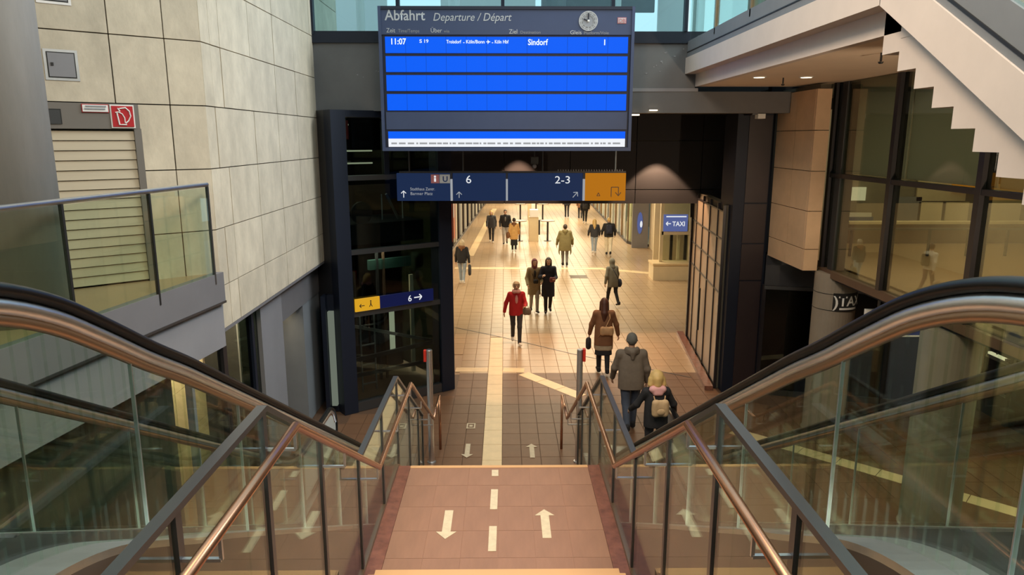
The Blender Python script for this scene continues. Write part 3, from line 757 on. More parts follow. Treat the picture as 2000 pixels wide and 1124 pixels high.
# painted marks
def flat_arrow(c, L, Wd, hd, t, dirn):
    x, y, z = c; h = t / 2; s = dirn
    y0, y1, yt = y - s * L / 2, y + s * (L / 2 - hd), y + s * L / 2
    vs = [(x - h, y0, z), (x + h, y0, z), (x + h, y1, z), (x + Wd / 2, y1, z), (x, yt, z), (x - Wd / 2, y1, z), (x - h, y1, z)]
    if s < 0: vs = vs[::-1]
    return MB().prism(vs, (0, 0, .003))
def dash(px0, py0, px1, py1, wd, z):
    a, b = at_z(px0, py0, z), at_z(px1, py1, z)
    a.x -= XCEN; b.x -= XCEN
    return MB().bar(a + Vector((0, 0, .002)), b + Vector((0, 0, .002)), wd, .004)
zl = ZL1 + .001
a0, a1 = at_z(876, 998, zl), at_z(871, 1054, zl)
obj('arrow_marking', flat_arrow(((a0.x + a1.x) / 2 - XCEN, (a0.y + a1.y) / 2, zl), abs(a1.y - a0.y), .20, .13, .085, -1), 'arrow_paint', sc_)
a0, a1 = at_z(1063, 996, zl), at_z(1068, 1052, zl)
obj('arrow_marking', flat_arrow(((a0.x + a1.x) / 2 - XCEN, (a0.y + a1.y) / 2, zl), abs(a1.y - a0.y), .20, .12, .085, 1), 'arrow_paint', sc_)
for p in ((966, 957, 964, 996), (963, 1029, 961, 1078), (967, 919, 967, 931)):
    obj('dash_marking', dash(*p, .075, zl), 'arrow_paint', sc_)
# floor marks at the foot of the stair
a0, a1 = at_z(914, 868, .001), at_z(912, 895, .001)
tag(obj('floor_arrow', flat_arrow(((a0.x + a1.x) / 2, (a0.y + a1.y) / 2, .004), abs(a1.y - a0.y), .2, .13, .08, -1), 'arrow_paint'), 'pale painted arrow on the floor left of the tactile strip', 'floor marking')
a0, a1 = at_z(1037, 868, .001), at_z(1041, 895, .001)
tag(obj('floor_arrow', flat_arrow(((a0.x + a1.x) / 2, (a0.y + a1.y) / 2, .004), abs(a1.y - a0.y), .2, .13, .08, 1), 'arrow_paint'), 'pale painted arrow on the floor right of the tactile strip', 'floor marking')
p = at_z(920, 832, .004)
mbq = MB().box(p.x - .08, p.x + .08, p.y - .12, p.y + .1, .002, .005)
mq = MB()
for x0, x1, y0, y1 in ((-.08, .08, .08, .11), (-.08, .08, -.13, -.1), (-.08, -.055, -.1, .08), (.055, .08, -.1, .08), (-.03, .03, -.05, .03)):
    mq.box(p.x + x0, p.x + x1, p.y + y0, p.y + y1, .002, .006)
tag(obj('floor_symbol', mq, 'arrow_paint'), 'small painted square outline symbol on the floor above the left arrow', 'floor marking')

sc_.location.x += XCEN
# ---- balustrades with cap rail, tube handrail and panes
BRK = [(1.0, 3.70), (3.52, 3.70), (5.79, 2.37), (7.94, 2.37), (10.36, .954)]
CAPB = [(1.0, 3.80), (3.52, 3.80), (5.74, 2.48), (7.89, 2.47), (10.25, 1.06)]
def lerp(pts, y):
    if y <= pts[0][0]: return pts[0][1]
    for (a, za), (b, zb_) in zip(pts, pts[1:]):
        if y <= b: return za + (zb_ - za) * (y - a) / (b - a)
    return pts[-1][1]
XH, XC = 1.025, 1.19
POSTS = [1.55, 2.5, 3.50, 4.55, 5.70, 6.85, 7.88, 8.85, 9.75, 10.25]
for s in (-1, 1):
    side = 'left' if s < 0 else 'right'
    bl = thing('stair_balustrade', (s * XC, 6, 0), 'glass balustrade with copper coloured tube handrail on the %s side of the stairs' % side, 'balustrade')
    obj('handrail', MB().tube([(s * XH, y, z) for y, z in BRK] , .024, 12), 'copper_rail', bl, smooth=True)
    obj('handrail_end', MB().tube([(s * XH, 10.36, .954), (s * XH, 11.35, .954)], .022, 10).tube([(s * XH, 11.35, .965), (s * XH, 11.35, 0)], .022, 10), 'copper_rail', bl, smooth=True)
    cp = MB()
    for (a, za), (b, zb_) in zip(CAPB, CAPB[1:]): cp.bar((s * XC, a, za), (s * XC, b, zb_), .052, .03)
    obj('cap_rail', cp, 'steel_dark', bl)
    for y in POSTS:
        zt = lerp(CAPB, y) - .02
        obj('post', MB().box(s * XC - .016, s * XC + .016, y - .024, y + .024, fz(y) - .12, zt), 'steel_dark', bl)
        zbk = lerp(BRK, y) - .12
        br = MB().bar((s * XC, y, zbk), (s * (XH + .0), y, zbk), .018, .014).bar((s * XH, y, zbk), (s * XH, y, lerp(BRK, y) - .015), .014, .014)
        obj('bracket', br, 'steel_rough', bl)
    for a, b in zip(POSTS, POSTS[1:]):
        a2, b2 = a + .03, b - .03
        ys = [a2] + [y for y in (Y1a, 3.52, Y1b, 5.74, Y2a, 7.89, Y2b) if a2 < y < b2] + [b2]
        obj('pane', MB().strip([(s * XC - .005, y, lerp(CAPB, y) - .03) for y in ys], [(s * XC - .005, y, fz(y) + .03) for y in ys], (.010, 0, 0)), 'glass_clear', bl)
    stg = [.95] + [y for y in prof_y if y > .95]
    obj('stringer', MB().strip([(s * XC - .02, y, fz(y) + .035) for y in stg], [(s * XC - .02, y, fz(y) - .16) for y in stg], (.04, 0, 0)), 'bronze', bl)
    bl.location.x += XCEN
    if s > 0: obj('post_base', MB().box(XC - .03, XC + .03, 2.46, 2.54, 2.62, 3.35), 'dark_frame', bl)
# tall steel posts at the stair foot
for s in (-1, 1):
    p = at_z(835 if s < 0 else 1124, 908, 0); p = Vector((s * 1.19, 10.85, 0))
    t = thing('steel_post', (p.x, p.y, 0), 'tall round stainless steel post at the stair foot, left side' if s < 0 else 'tall round stainless steel post at the stair foot carrying a red box', 'post')
    obj('pole', MB().lathe([(.048, 0), (.048, 1.90), (.044, 1.91)], p, 20), 'steel', t, smooth=False)
    obj('foot_ring', MB().lathe([(.075, 0), (.07, .02)], p, 20), 'steel_rough', t)
    if s > 0: obj('red_box', MB().box(p.x + .045, p.x + .085, p.y - .05, p.y + .04, 1.72, 1.92), 'red', t, label='small red box with pale front')
    else: obj('red_box', MB().box(p.x - .085, p.x - .045, p.y - .03, p.y + .05, 1.72, 1.90), 'red', t)

# ================================================================== escalators
XN, XFAR = 1.445, 2.69
def curve_path():
    ctl = [(-1.5, 4.83), (1.2, 4.83), (1.75, 4.80), (2.05, 4.745), (2.35, 4.635), (2.65, 4.475), (2.95, 4.305), (3.3, 4.12)]
    y, z = 3.3, 4.12
    yb = 3.3 + (4.12 - 1.22) / .5657
    ctl += [(4.5, 4.12 - .5657 * 1.2), (6.0, 4.12 - .5657 * 2.7), (7.5, 4.12 - .5657 * 4.2), (yb, 1.22), (yb + .35, 1.09), (yb + .75, 1.02), (10.6, 1.0)]
    out = []
    for i in range(len(ctl) - 1):
        p0, p1, p2, p3 = ctl[max(0, i - 1)], ctl[i], ctl[i + 1], ctl[min(len(ctl) - 1, i + 2)]
        for q in range(4 if p2[0] - p1[0] < 1.0 else 1):
            n_ = 4 if p2[0] - p1[0] < 1.0 else 1
            t = q / n_; h_ = p2[0] - p1[0]
            m1 = (p2[1] - p0[1]) / (p2[0] - p0[0]); m2 = (p3[1] - p1[1]) / (p3[0] - p1[0])
            z_ = (2*t**3 - 3*t*t + 1) * p1[1] + (t**3 - 2*t*t + t) * h_ * m1 + (-2*t**3 + 3*t*t) * p2[1] + (t**3 - t*t) * h_ * m2
            out.append((p1[0] + t * h_, z_))
    return out + [ctl[-1]]
HP = curve_path()
def hz(y): return lerp(HP, y)
def nrm(i, P):
    a = P[max(0, i - 1)]; b = P[min(len(P) - 1, i + 1)]
    d = Vector((0, b[0] - a[0], b[1] - a[1])).normalized(); return Vector((0, -d.z, d.y)) if d.y > 0 else Vector((0, d.z, -d.y))
def offs(P, d): return [(p[0] + nrm(i, P).y * d, p[1] + nrm(i, P).z * d) for i, p in enumerate(P)]
NC = (10.62, .63)   # newel centre
newel = [(NC[0] + .37 * math.sin(a), NC[1] + .37 * math.cos(a)) for a in [math.pi * k / 12 for k in range(0, 13)]]
for s in (-1, 1):
    side = 'left' if s < 0 else 'right'
    es = thing('escalator', (s * 2.12, 5.5, 0), 'escalator with black handrails and glass sides on the %s of the stairs' % side, 'escalator')
    for which, X in (('inner', s * XN), ('outer', s * XFAR)):
        loop = HP + newel
        obj('handrail', MB().tube([(X, y, z) for y, z in loop] + [(X, 9.4, .24)], .040, 12, ry=.024), 'rubber', es, smooth=True)
        pr = offs(loop, -.050)
        obj('rail_profile', MB().tube([(X, y, z) for y, z in pr], .030, 10, ry=.030), 'steel', es, smooth=True)
        pr2 = offs(loop, -.088)
        obj('rail_skirt', MB().tube([(X, y, z) for y, z in pr2], .018, 8, ry=.022), 'bronze', es, smooth=True)
        seams = [-1.4, 0.7, 1.74, 2.78, 3.85, 4.95, 6.05, 7.2, 8.3, 9.15]
        for a, b in zip(seams, seams[1:]):
            ys = [a + .004] + [p[0] for p in HP if a < p[0] < b] + [b - .004]
            obj('pane', MB().strip([(X - .006, y, hz(y) - .09) for y in ys], [(X - .006, y, hz(y) - .92) for y in ys], (.012, 0, 0)), 'glass_esc', es)
            if b < 9: obj('pane_joint', MB().strip([(X - .008, b - .0025, hz(b) - .09), (X - .008, b + .0025, hz(b) - .09)], [(X - .008, b - .0025, hz(b) - .92), (X - .008, b + .0025, hz(b) - .92)], (.016, 0, 0)), 'steel_rough', es)
        # newel end plate
        nw = [(X - .01, y, z) for y, z in [(9.15, hz(9.15) - .09)] + offs(HP[-2:] + newel, -.085)[1:] + [(9.15, .25)]]
        obj('newel_pane', MB().prism(nw, (.02, 0, 0)), 'lamp_soft' if False else 'alu_white', es)
        dk = [p[0] for p in HP] + [10.75]
        o_, i_ = (-s * .135, s * .09) if which == 'inner' else (s * .135, -s * .09)
        x0, x1 = min(X + o_, X + i_), max(X + o_, X + i_)
        obj('deck', MB().strip([(x0, y, max(.2, hz(y) - .90)) for y in dk], [(x0, y, max(.2, hz(y) - .90) - .03) for y in dk], (x1 - x0, 0, 0)), 'steel_rough', es)
        xs_ = X + i_
        obj('skirt_panel', MB().strip([(xs_, y, max(.2, hz(y) - .93)) for y in dk], [(xs_, y, max(-.05, hz(y) - 1.25)) for y in dk], (s * .006 if which == 'inner' else -s * .006, 0, 0)), 'steel_dark', es)
        xo_ = X + o_
        obj('cladding', MB().strip([(xo_, y, max(.2, hz(y) - .93)) for y in dk], [(xo_, y, max(0.0, hz(y) - 2.05)) for y in dk], ((s if which == 'inner' else -s) * .02, 0, 0)), 'truss_brown', es)
    xa, xb = sorted((s * (XN + .1), s * (XFAR - .1)))
    es.location.x += XCEN
    y = 1.6
    k = 0
    while y < 10.6:
        z = max(0.03, min(3.62, hz(y) - 1.13))
        obj('step', MB().box(xa, xb, y, y + .40, z - .22, z), 'step_metal', es); y += .40; k += 1
    obj('comb_plate', MB().box(xa, xb, 10.6, 11.4, 0.0, .02), 'steel_rough', es)
    obj('top_plate', MB().box(xa - .2, xb + .2, -2, 1.6, 3.55, 3.63), 'steel_rough', es)
    obj('underside', MB().strip([(xa - .1, y, max(.0, hz(y) - 2.0)) for y in dk], [(xa - .1, y, max(.0, hz(y) - 2.0) - .03) for y in dk], (xb - xa + .2, 0, 0)), 'truss_brown', es)

# ================================================================== gallery balustrade, column, shutter, left details
gl_ = thing('gallery_balustrade', (-3.37, 3, 3.6), 'glass balustrade with steel tube rail along the left gallery', 'balustrade')
obj('handrail', MB().tube([(gx(-3), -3, 4.655), (gx(8.22), 8.22, 4.655)], .026, 12), 'steel', gl_, smooth=True)
yj = [-2.2, -1.0, .2, 1.36, 2.52, 3.68, 4.84, 6.0, 7.16, 8.22]
for a, b in zip(yj, yj[1:]):
    obj('pane', gbox(a + .014, b - .014, -.006, .006, 3.56, 4.625), 'glass_gallery', gl_)
    obj('joint_post', gbox(b - .012, b + .012, -.014, .014, 3.5, 4.635), 'black' if b < 8 else 'steel_dark', gl_)
tag(obj('concrete_column', MB().lathe([(.40, 0), (.40, 8.0)], (-4.27, 6.2, 3.6), 40), 'concrete', smooth=True), 'thick round concrete column standing on the left gallery', 'column')
# shutter cabinet in the stone wall
def fpt(t, z, off=0.0): return C0 + UF * (t - .085) + NF * off + Vector((0, 0, z))
sh = thing('roller_shutter', fpt(1.4, 3.6), 'beige roller shutter with grey header box in the stone wall', 'shutter')
obj('header', fbox(.80, 2.7, 5.265, 5.525, -.1, .03), 'header_grey', sh)
obj('side_post', fbox(.79, .86, 3.6, 5.27, -.1, .03), 'header_grey', sh)
nsl = 16
for k in range(nsl):
    z0 = 3.62 + k * (1.63 / nsl); h = 1.63 / nsl
    mbl = MB().hexa([fpt(.86, z0 + .001, .008), fpt(2.7, z0 + .001, .008), fpt(2.7, z0 + .001, -.03), fpt(.86, z0 + .001, -.03),
                     fpt(.86, z0 + h - .006, -.006), fpt(2.7, z0 + h - .006, -.006), fpt(2.7, z0 + h - .001, -.03), fpt(.86, z0 + h - .001, -.03)])
    obj('slat', mbl, 'shutter', sh)
obj('recess_handle', fbox(1.52, 1.75, 5.31, 5.46, .02, .034), 'black', sh)
obj('recess_plate', fbox(1.53, 1.77, 5.31, 5.45, .025, .038), 'steel_dark', sh)
# signs on the header
def fsign(t0, t1, z0, z1, off, m, name, parent=None): return obj(name, fbox(t0, t1, z0, z1, off, off + .006), m, parent)
hs = thing('fire_hose_sign', fpt(.96, 5.28, .04), 'square red sign with white fire hose symbol on shutter header', 'sign')
fsign(.845, 1.075, 5.275, 5.515, .034, 'white', 'border', hs); fsign(.858, 1.062, 5.288, 5.502, .041, 'sign_red', 'panel', hs)
def fcurve(pts, r): return MB().tube([fpt(t, z, .05) for t, z in pts], r, 6)
obj('hose_symbol', fcurve([(.99, 5.475), (.93, 5.485), (.895, 5.45), (.885, 5.40), (.91, 5.35), (.94, 5.325)], .007), 'white', hs)
obj('hose_symbol', fcurve([(1.03, 5.435), (1.0, 5.44), (.965, 5.42), (.945, 5.38), (.945, 5.33)], .006), 'white', hs)
obj('hose_symbol', fcurve([(1.015, 5.43), (1.0, 5.31), (.93, 5.31)], .008), 'white', hs)
obj('hose_symbol', fcurve([(1.005, 5.48), (.985, 5.445)], .007), 'white', hs)
ns = thing('notice_plate', fpt(1.2, 5.42, .04), 'small white notice with red border on shutter header beside the hose sign', 'sign')
fsign(1.085, 1.335, 5.43, 5.515, .034, 'sign_red', 'border', ns); fsign(1.092, 1.328, 5.438, 5.508, .041, 'white', 'panel', ns)
for z, a, b in ((5.488, 1.11, 1.30), (5.462, 1.12, 1.31)):
    fsign(a, b, z, z + .012, .048, 'letter_dim', 'print_line', ns)
ns = thing('notice_plate', fpt(1.95, 5.42, .04), 'small white notice with dark border at the header end beside the column', 'sign')
fsign(1.90, 2.12, 5.40, 5.505, .034, 'sign_red', 'border', ns); fsign(1.91, 2.11, 5.41, 5.495, .041, 'white', 'panel', ns)
for zc, lab in ((5.89, 'square grey steel access panel in the stone wall above the shutter'), (6.62, 'square grey steel access panel cut off by the top of the picture')):
    ap = thing('access_panel', fpt(1.46, zc - .17, .0), lab, 'hatch')
    obj('frame', fbox(1.31, 1.61, zc - .15, zc + .15, -.02, .008), 'steel_rough', ap)
    obj('frame_gap', fbox(1.335, 1.585, zc - .125, zc + .125, .0, .011), 'black', ap)
    obj('door', fbox(1.345, 1.575, zc - .115, zc + .115, .0, .016), 'grey_mid', ap)
    obj('lock', fbox(1.53, 1.555, zc - .01, zc + .02, .016, .022), 'black', ap)

# ================================================================== glass lift shaft left of the portal
LP0, LP1 = Vector((-3.00, 12.97, 0)), Vector((-1.076, 14.38, 0))
LU = (LP1 - LP0).normalized(); LV = Vector((-LU.y, LU.x, 0)); LL = (LP1 - LP0).length
lf = thing('lift_shaft', (-2.6, 14.2, 0), 'dark steel and glass lift shaft left of the passage mouth', 'lift')
def lpt(u, z, v=0.0): return LP0 + LU * u + LV * v + Vector((0, 0, z))
def lbox(u0, u1, z0, z1, v0, v1):
    return MB().hexa([lpt(u0, z0, v0), lpt(u1, z0, v0), lpt(u1, z0, v1), lpt(u0, z0, v1), lpt(u0, z1, v0), lpt(u1, z1, v0), lpt(u1, z1, v1), lpt(u0, z1, v1)])
ZLT = 5.66
obj('corner_post', lbox(-.08, .20, 0, ZLT, -.05, .25), 'navy_steel', lf)
obj('corner_post', lbox(LL - .30, LL, 0, ZLT, -.05, .3), 'navy_steel', lf)
obj('head_frame', lbox(.2, LL - .3, ZLT - .12, ZLT, -.03, .2), 'navy_steel', lf)
obj('base_frame', lbox(.2, LL - .3, 0, .18, -.03, .12), 'steel_dark', lf)
for z in (1.92, 3.10, 4.46): obj('transom', lbox(.2, LL - .3, z - .045, z + .045, -.03, .10), 'steel_dark', lf)
for a, b in ((.18, 1.92), (1.92, 3.10), (3.10, 4.46), (4.46, ZLT - .1)):
    obj('pane', lbox(.2, LL - .3, a + .04, b - .04, .0, .012), 'glass_lift', lf)
obj('mid_mullion', lbox(.95, 1.05, 4.4, ZLT - .1, -.02, .1), 'navy_steel', lf)
obj('back_wall', lbox(-.05, LL, 0, 3.15, 2.2, 2.3), 'shop_dark', lf)
obj('back_wall_upper', lbox(-.05, LL, 3.15, ZLT, 2.2, 2.3), 'shop_dark', lf)
obj('side_wall', lbox(-.08, -.02, 0, ZLT, .25, 2.3), 'shop_dark', lf)
obj('side_pane', lbox(LL - .04, LL - .02, .1, ZLT - .1, .3, 2.2), 'glass_dark', lf)
obj('rear_pane', lbox(.0, LL, 1.0, ZLT - .1, 2.15, 2.17), 'glass_dark', lf)
obj('cream_strip', lbox(1.42, 1.52, .75, 1.75, .9, .95), 'lamp_soft', lf)  # glowing strip stands in for the lit background behind the shaft
obj('cream_strip', lbox(1.80, 1.88, .3, 2.4, .7, .75), 'cream_wall', lf)
obj('frosted_strip', MB().box(-3.30, -3.20, 13.0, 13.1, .15, 2.0), 'frosted_strip', lf)
obj('frosted_frame', MB().box(-3.36, -3.04, 13.1, 13.2, 0, 2.3), 'navy_steel', lf)
obj('side_frame', MB().box(-3.40, -3.32, 12.95, 13.2, 0, 2.3), 'navy_steel', lf)
for z in (4.65, 4.9): obj('tube_reflection', lbox(.25, 1.5, z, z + .03, 1.6, 1.64), 'lamp_soft', lf)  # glowing strips stand in for fluorescent tubes reflected in the glass
obj('tube_reflection', lbox(.45, 1.0, 5.42, 5.45, 1.6, 1.64), 'lamp_soft', lf)
obj('frosted_panel', lbox(.35, .85, 4.95, 5.55, 1.7, 1.75), 'mezz_blind', lf)
obj('red_notice', lbox(.205, .28, 5.15, 5.48, .02, .03), 'sign_red', lf)
obj('car_roof', lbox(.25, LL - .35, 3.15, 3.55, .5, 2.0), 'black', lf)
obj('pulley', MB().tube([lpt(.75, 3.75, .6), lpt(.75, 3.75, .66)], .22, 20), 'steel_dark', lf)
obj('car_rail', MB().bar(lpt(1.15, 3.6, .55), lpt(1.15, 4.1, .55), .02, .02).bar(lpt(1.6, 3.6, .55), lpt(1.6, 4.1, .55), .02, .02).bar(lpt(1.25, 4.1, .55), lpt(1.5, 3.6, .55), .04, .04), 'steel_rough', lf)
obj('machine_band', lbox(.25, LL - .35, 3.65, 4.2, 1.9, 1.95), 'brown_panel', lf)
obj('green_cable_tray', lbox(1.0, 1.95, 2.55, 2.75, .9, 1.0), 'dark_green', lf)
mbd = MB().bar(lpt(.30, .95, .25), lpt(2.05, 1.02, .25), .05, .08); obj('inner_rail', mbd, 'steel_dark', lf)
mbd = MB().bar(lpt(.20, 1.62, .6), lpt(2.2, .95, .6), .05, .06); obj('diagonal_brace', mbd, 'steel_rough', lf)
for z in (.25,): obj('inner_rail', lbox(.3, 2.05, .55, .62, .35, .4), 'steel_dark', lf)
for u in (.52, .82): obj('ladder_stile', lbox(u - .012, u + .012, .2, 1.75, .4, .43), 'steel_rough', lf)
for z in (.35, .75, 1.15, 1.55): obj('ladder_rung', lbox(.52, .82, z, z + .025, .4, .43), 'steel_rough', lf)
obj('guide_rail', lbox(1.15, 1.2, .2, 3.0, .9, .95), 'steel_dark', lf); obj('guide_rail', lbox(1.3, 1.34, .2, 3.0, .9, .95), 'brown_panel', lf)
q_ = lpt(1.0, 3.04, .9); area('lift_pit_fill', q_, (0, 0, 0), .8, 26, (1.0, .82, .58), .5)  # added lamp that brightens the ladder and lower shaft
q_ = lpt(1.0, 5.50, 1.2); area('lift_head_fill', q_, (0, 0, 0), .6, 14, (.95, .95, .75), .4)  # added lamp that brightens the upper shaft
# lift sign: yellow part and blue part
ls = thing('lift_sign', lpt(.9, 2.0, -.06), 'small sign on the lift glass with yellow end and blue platform 6 arrow', 'sign')
obj('yellow_panel', lbox(.22, .72, 1.985, 2.225, -.075, -.04), 'sign_yellow', ls)
obj('blue_panel', lbox(.73, 1.90, 1.985, 2.225, -.075, -.04), 'sign_lit_blue', ls)
text('lettering', '6', 'letter_lit', ls, lpt(1.32, 2.04, -.08), LU, (0, 0, 1), .17, bold=.01)
obj('arrow', arrow2d(lpt(1.46, 2.10, -.082), Vector((0, 0, 1)), LU, .17, .055, .022, -LV), 'letter_lit', ls)
obj('arrow', arrow2d(lpt(.40, 2.09, -.082), Vector((0, 0, 1)), -LU, .10, .035, .014, -LV), 'black', ls)
obj('pictogram', MB().bar(lpt(.5, 2.05, -.08), lpt(.53, 2.10, -.08), .014, .004, -LV).bar(lpt(.56, 2.05, -.08), lpt(.53, 2.10, -.08), .014, .004, -LV).bar(lpt(.53, 2.10, -.08), lpt(.53, 2.14, -.08), .02, .004, -LV).ell(lpt(.53, 2.16, -.08), (.015, .006, .015), 8, 6), 'black', ls)

# ================================================================== departure board
YD = 12.86
bd = thing('departure_board', (0.04, YD, 4.9), 'large departure board with glowing blue rows hung on the beam', 'board')
c00, c11 = at_y(737, 12, YD), at_y(1243, 12, YD)
zt_, zb_ = c00.z, at_y(1000, 295, YD).z
bx0, bx1 = at_y(742.5, 150, YD).x, at_y(1236, 150, YD).x
def bz(py): return at_y(990, py, YD).z
def bx(px_, py=150): return at_y(px_, py, YD).x
obj('housing', MB().box(bx0, bx1, YD + .01, YD + .42, zb_, zt_), 'board_dark', bd, bevel=.01)
for a in (bx0, bx1 - .05): obj('side_frame', MB().box(a, a + .05, YD - .03, YD + .02, zb_, zt_), 'board_navy', bd)
obj('top_frame', MB().box(bx0 + .05, bx1 - .05, YD - .03, YD + .02, zt_ - .05, zt_), 'board_dark', bd)
obj('bottom_frame', MB().box(bx0 + .05, bx1 - .05, YD - .03, YD + .02, zb_, zb_ + .06), 'board_navy', bd)
obj('header_panel', MB().box(bx0 + .05, bx1 - .05, YD - .012, YD + .015, bz(68), zt_ - .05), 'board_navy', bd)
obj('blank_panel', MB().box(bx0 + .08, bx1 - .08, YD - .008, YD + .015, bz(253), bz(219)), 'board_navy', bd)
rx0, rx1 = bx(754.5), bx(1224.5)
rows = [(72, 104), (110, 141), (147, 178), (184, 216)]
for a, b in rows:
    rw = obj('display_row', MB().box(rx0, rx1, YD - .006, YD + .012, bz(b), bz(a)), 'screen_blue', bd)
    for k in range(1, 12):
        x = rx0 + (rx1 - rx0) * k / 12
        o = obj('module_seam', MB().box(x - .0018, x + .0018, YD - .0075, YD - .004, bz(b), bz(a)), 'board_dark' if False else 'sign_blue', rw)
rw = obj('display_row', MB().box(rx0, rx1, YD - .006, YD + .012, bz(271), bz(257)), 'screen_blue', bd)
tk = obj('ticker_row', MB().box(rx0, rx1, YD - .006, YD + .012, bz(287), bz(271)), 'screen_white', bd)
mt = MB(); x = rx0 + .05
random.seed(5)
while x < rx1 - .1:
    L = random.uniform(.03, .14); mt.box(x, x + L, YD - .0085, YD - .006, bz(282.0), bz(278.5)); x += L + random.uniform(.012, .04)
o = obj('ticker_print', mt, 'ticker_text', tk)
DX, DZ = Vector((1, 0, 0)), Vector((0, 0, 1)); yf = YD - .012
def btext(body, m, px_, py, wpx, hpx, **k):
    o_ = Vector((bx(px_, py), k.pop('y', yf), bz(py))); wd = bx(px_ + wpx, py) - bx(px_, py); hh = bz(py - hpx) - bz(py)
    return text('lettering', body, m, bd, o_, DX, DZ, hh / .73, width=wd, **k)
btext('Abfahrt', 'letter_grey', 752, 40, 79, 21, bold=.012)
btext('Departure / Départ', 'letter_grey', 845, 41, 153, 16, shear=.25)
btext('Zeit', 'letter_grey', 755, 64, 17, 9); btext('Time/Temps', 'letter_dim', 778, 64, 41, 7)
btext('Über', 'letter_grey', 841, 64, 22, 9); btext('via', 'letter_dim', 867, 64, 11, 6)
btext('Ziel', 'letter_grey', 994, 66, 16, 9); btext('Destination', 'letter_dim', 1016, 66, 39, 6)
btext('Gleis', 'letter_grey', 1113, 67, 22, 8); btext('Platform/Voie', 'letter_dim', 1140, 67, 48, 6)
ys2 = YD - .008
btext('11:07', 'screen_text', 762, 87, 29, 12, bold=.02, y=ys2); btext('S', 'screen_text', 819, 84, 5, 7, bold=.01, y=ys2); btext('19', 'screen_text', 827, 84, 8, 7, bold=.01, y=ys2)
for body_, px_, wd_ in (('Troisdorf', 872, 29), ('-', 904, 3), ('Köln/Bonn', 910, 36), ('-', 960, 3), ('Köln', 966, 13), ('Hbf', 982, 11)):
    btext(body_, 'screen_text', px_, 85 if body_ != '-' else 86.5, wd_, 7 if body_ != '-' else 9, bold=.015 if body_ != '-' else 0, y=ys2)
ap_ = Vector((bx(950, 82), ys2 - .003, bz(82)))
obj('plane_symbol', MB().bar(ap_, ap_ + Vector((.065, 0, 0)), .014, .003, (0, 1, 0)).bar(ap_ + Vector((.022, 0, .03)), ap_ + Vector((.04, 0, 0)), .012, .003, (0, 1, 0)).bar(ap_ + Vector((.022, 0, -.03)), ap_ + Vector((.04, 0, 0)), .012, .003, (0, 1, 0)), 'screen_text', bd)
btext('Sindorf', 'screen_text', 1031, 88, 39, 12, bold=.02, y=ys2); text('lettering', '1', 'screen_text', bd, (bx(1177, 88), ys2, bz(88)), DX, DZ, .13, bold=.02)
# round clock of dots and logo
cc = Vector((bx(1149, 40), yf - .004, bz(41))); cr = bx(1167.5, 40) - bx(1149, 40)
ck = obj('clock_face', MB().tube([cc + Vector((0, .004, 0)), cc], cr, 32), 'letter_dim', bd)
mc = MB()
for k in range(60):
    a = 2 * math.pi * k / 60
    for r_ in (.95, .78, .6) if k % 5 else (.95, .85, .75, .65):
        q = cc + Vector((math.sin(a) * cr * r_, -.004, math.cos(a) * cr * r_)); mc.box(q.x - .008, q.x + .008, q.y - .003, q.y + .003, q.z - .008, q.z + .008)
obj('clock_dots', mc, 'letter_grey', ck)
obj('clock_hand', MB().bar(cc + Vector((0, -.008, 0)), cc + Vector((0, -.008, cr * .8)), .02, .005, (0, 1, 0)).bar(cc + Vector((0, -.008, 0)), cc + Vector((-cr * .5, -.008, .03)), .02, .005, (0, 1, 0)), 'board_dark', ck)
obj('clock_hub', MB().ell(cc + Vector((0, -.01, 0)), (.02, .01, .02), 8, 6), 'white', ck)
lx0, lx1, lz0, lz1 = bx(1206, 40), bx(1223, 40), bz(46), bz(34)
lg = obj('logo_plate', MB().box(lx0, lx1, yf - .006, yf, lz0, lz1), 'letter_red', bd)
obj('logo_inner', MB().box(lx0 + .012, lx1 - .012, yf - .009, yf - .005, lz0 + .012, lz1 - .012), 'letter_grey', lg)
text('lettering', 'DB', 'letter_red', lg, (lx0 + .02, yf - .01, lz0 + .02), DX, DZ, (lz1 - lz0 - .04) / .73, width=lx1 - lx0 - .04, bold=.02)
for x in (bx0 + .6, bx1 - .6):
    obj('bracket', MB().box(x - .05, x + .05, YD + .38, YB + .02, 5.95, 6.15).box(x - .05, x + .05, YD + .38, YB + .02, 6.5, 6.6), 'board_dark', bd)

# ================================================================== hanging direction signs under the beam
YS = 13.42
def sx(px_): return at_y(px_, 365, YS).x
def sz(py): return at_y(990, py, YS).z
zs0, zs1 = sz(392.5), sz(338.5)
def sign_panel(x0, x1, m, label, name='direction_sign'):
    t = thing(name, ((sx(x0) + sx(x1)) / 2, YS, zs0), label, 'sign')
    obj('panel', MB().box(sx(x0), sx(x1), YS, YS + .10, zs0, zs1), m, t, bevel=.006)
    return t
yf2 = YS - .001
def stext(t, body, m, px_, py, wpx, hpx, **k):
    return text('lettering', body, m, t, (sx(px_), yf2, sz(py)), DX, DZ, (sz(py - hpx) - sz(py)) / .73, width=sx(px_ + wpx) - sx(px_), **k)
t1 = sign_panel(775, 879.5, 'sign_blue', 'blue hanging sign with information and underground symbols and two place names')
i1 = obj('symbol_plate', MB().box(sx(842), sx(858), yf2 - .004, yf2 + .01, sz(358), sz(341)), 'letter_red', t1)
obj('symbol', MB().box(sx(848.2), sx(851.8), yf2 - .007, yf2, sz(355), sz(348)).ell((sx(850), yf2 - .004, sz(345.2)), (.02, .004, .02), 10, 6), 'letter_lit', i1)
i2 = obj('symbol_plate', MB().box(sx(859), sx(879), yf2 - .004, yf2 + .01, sz(358), sz(341)), 'letter_grey', t1)
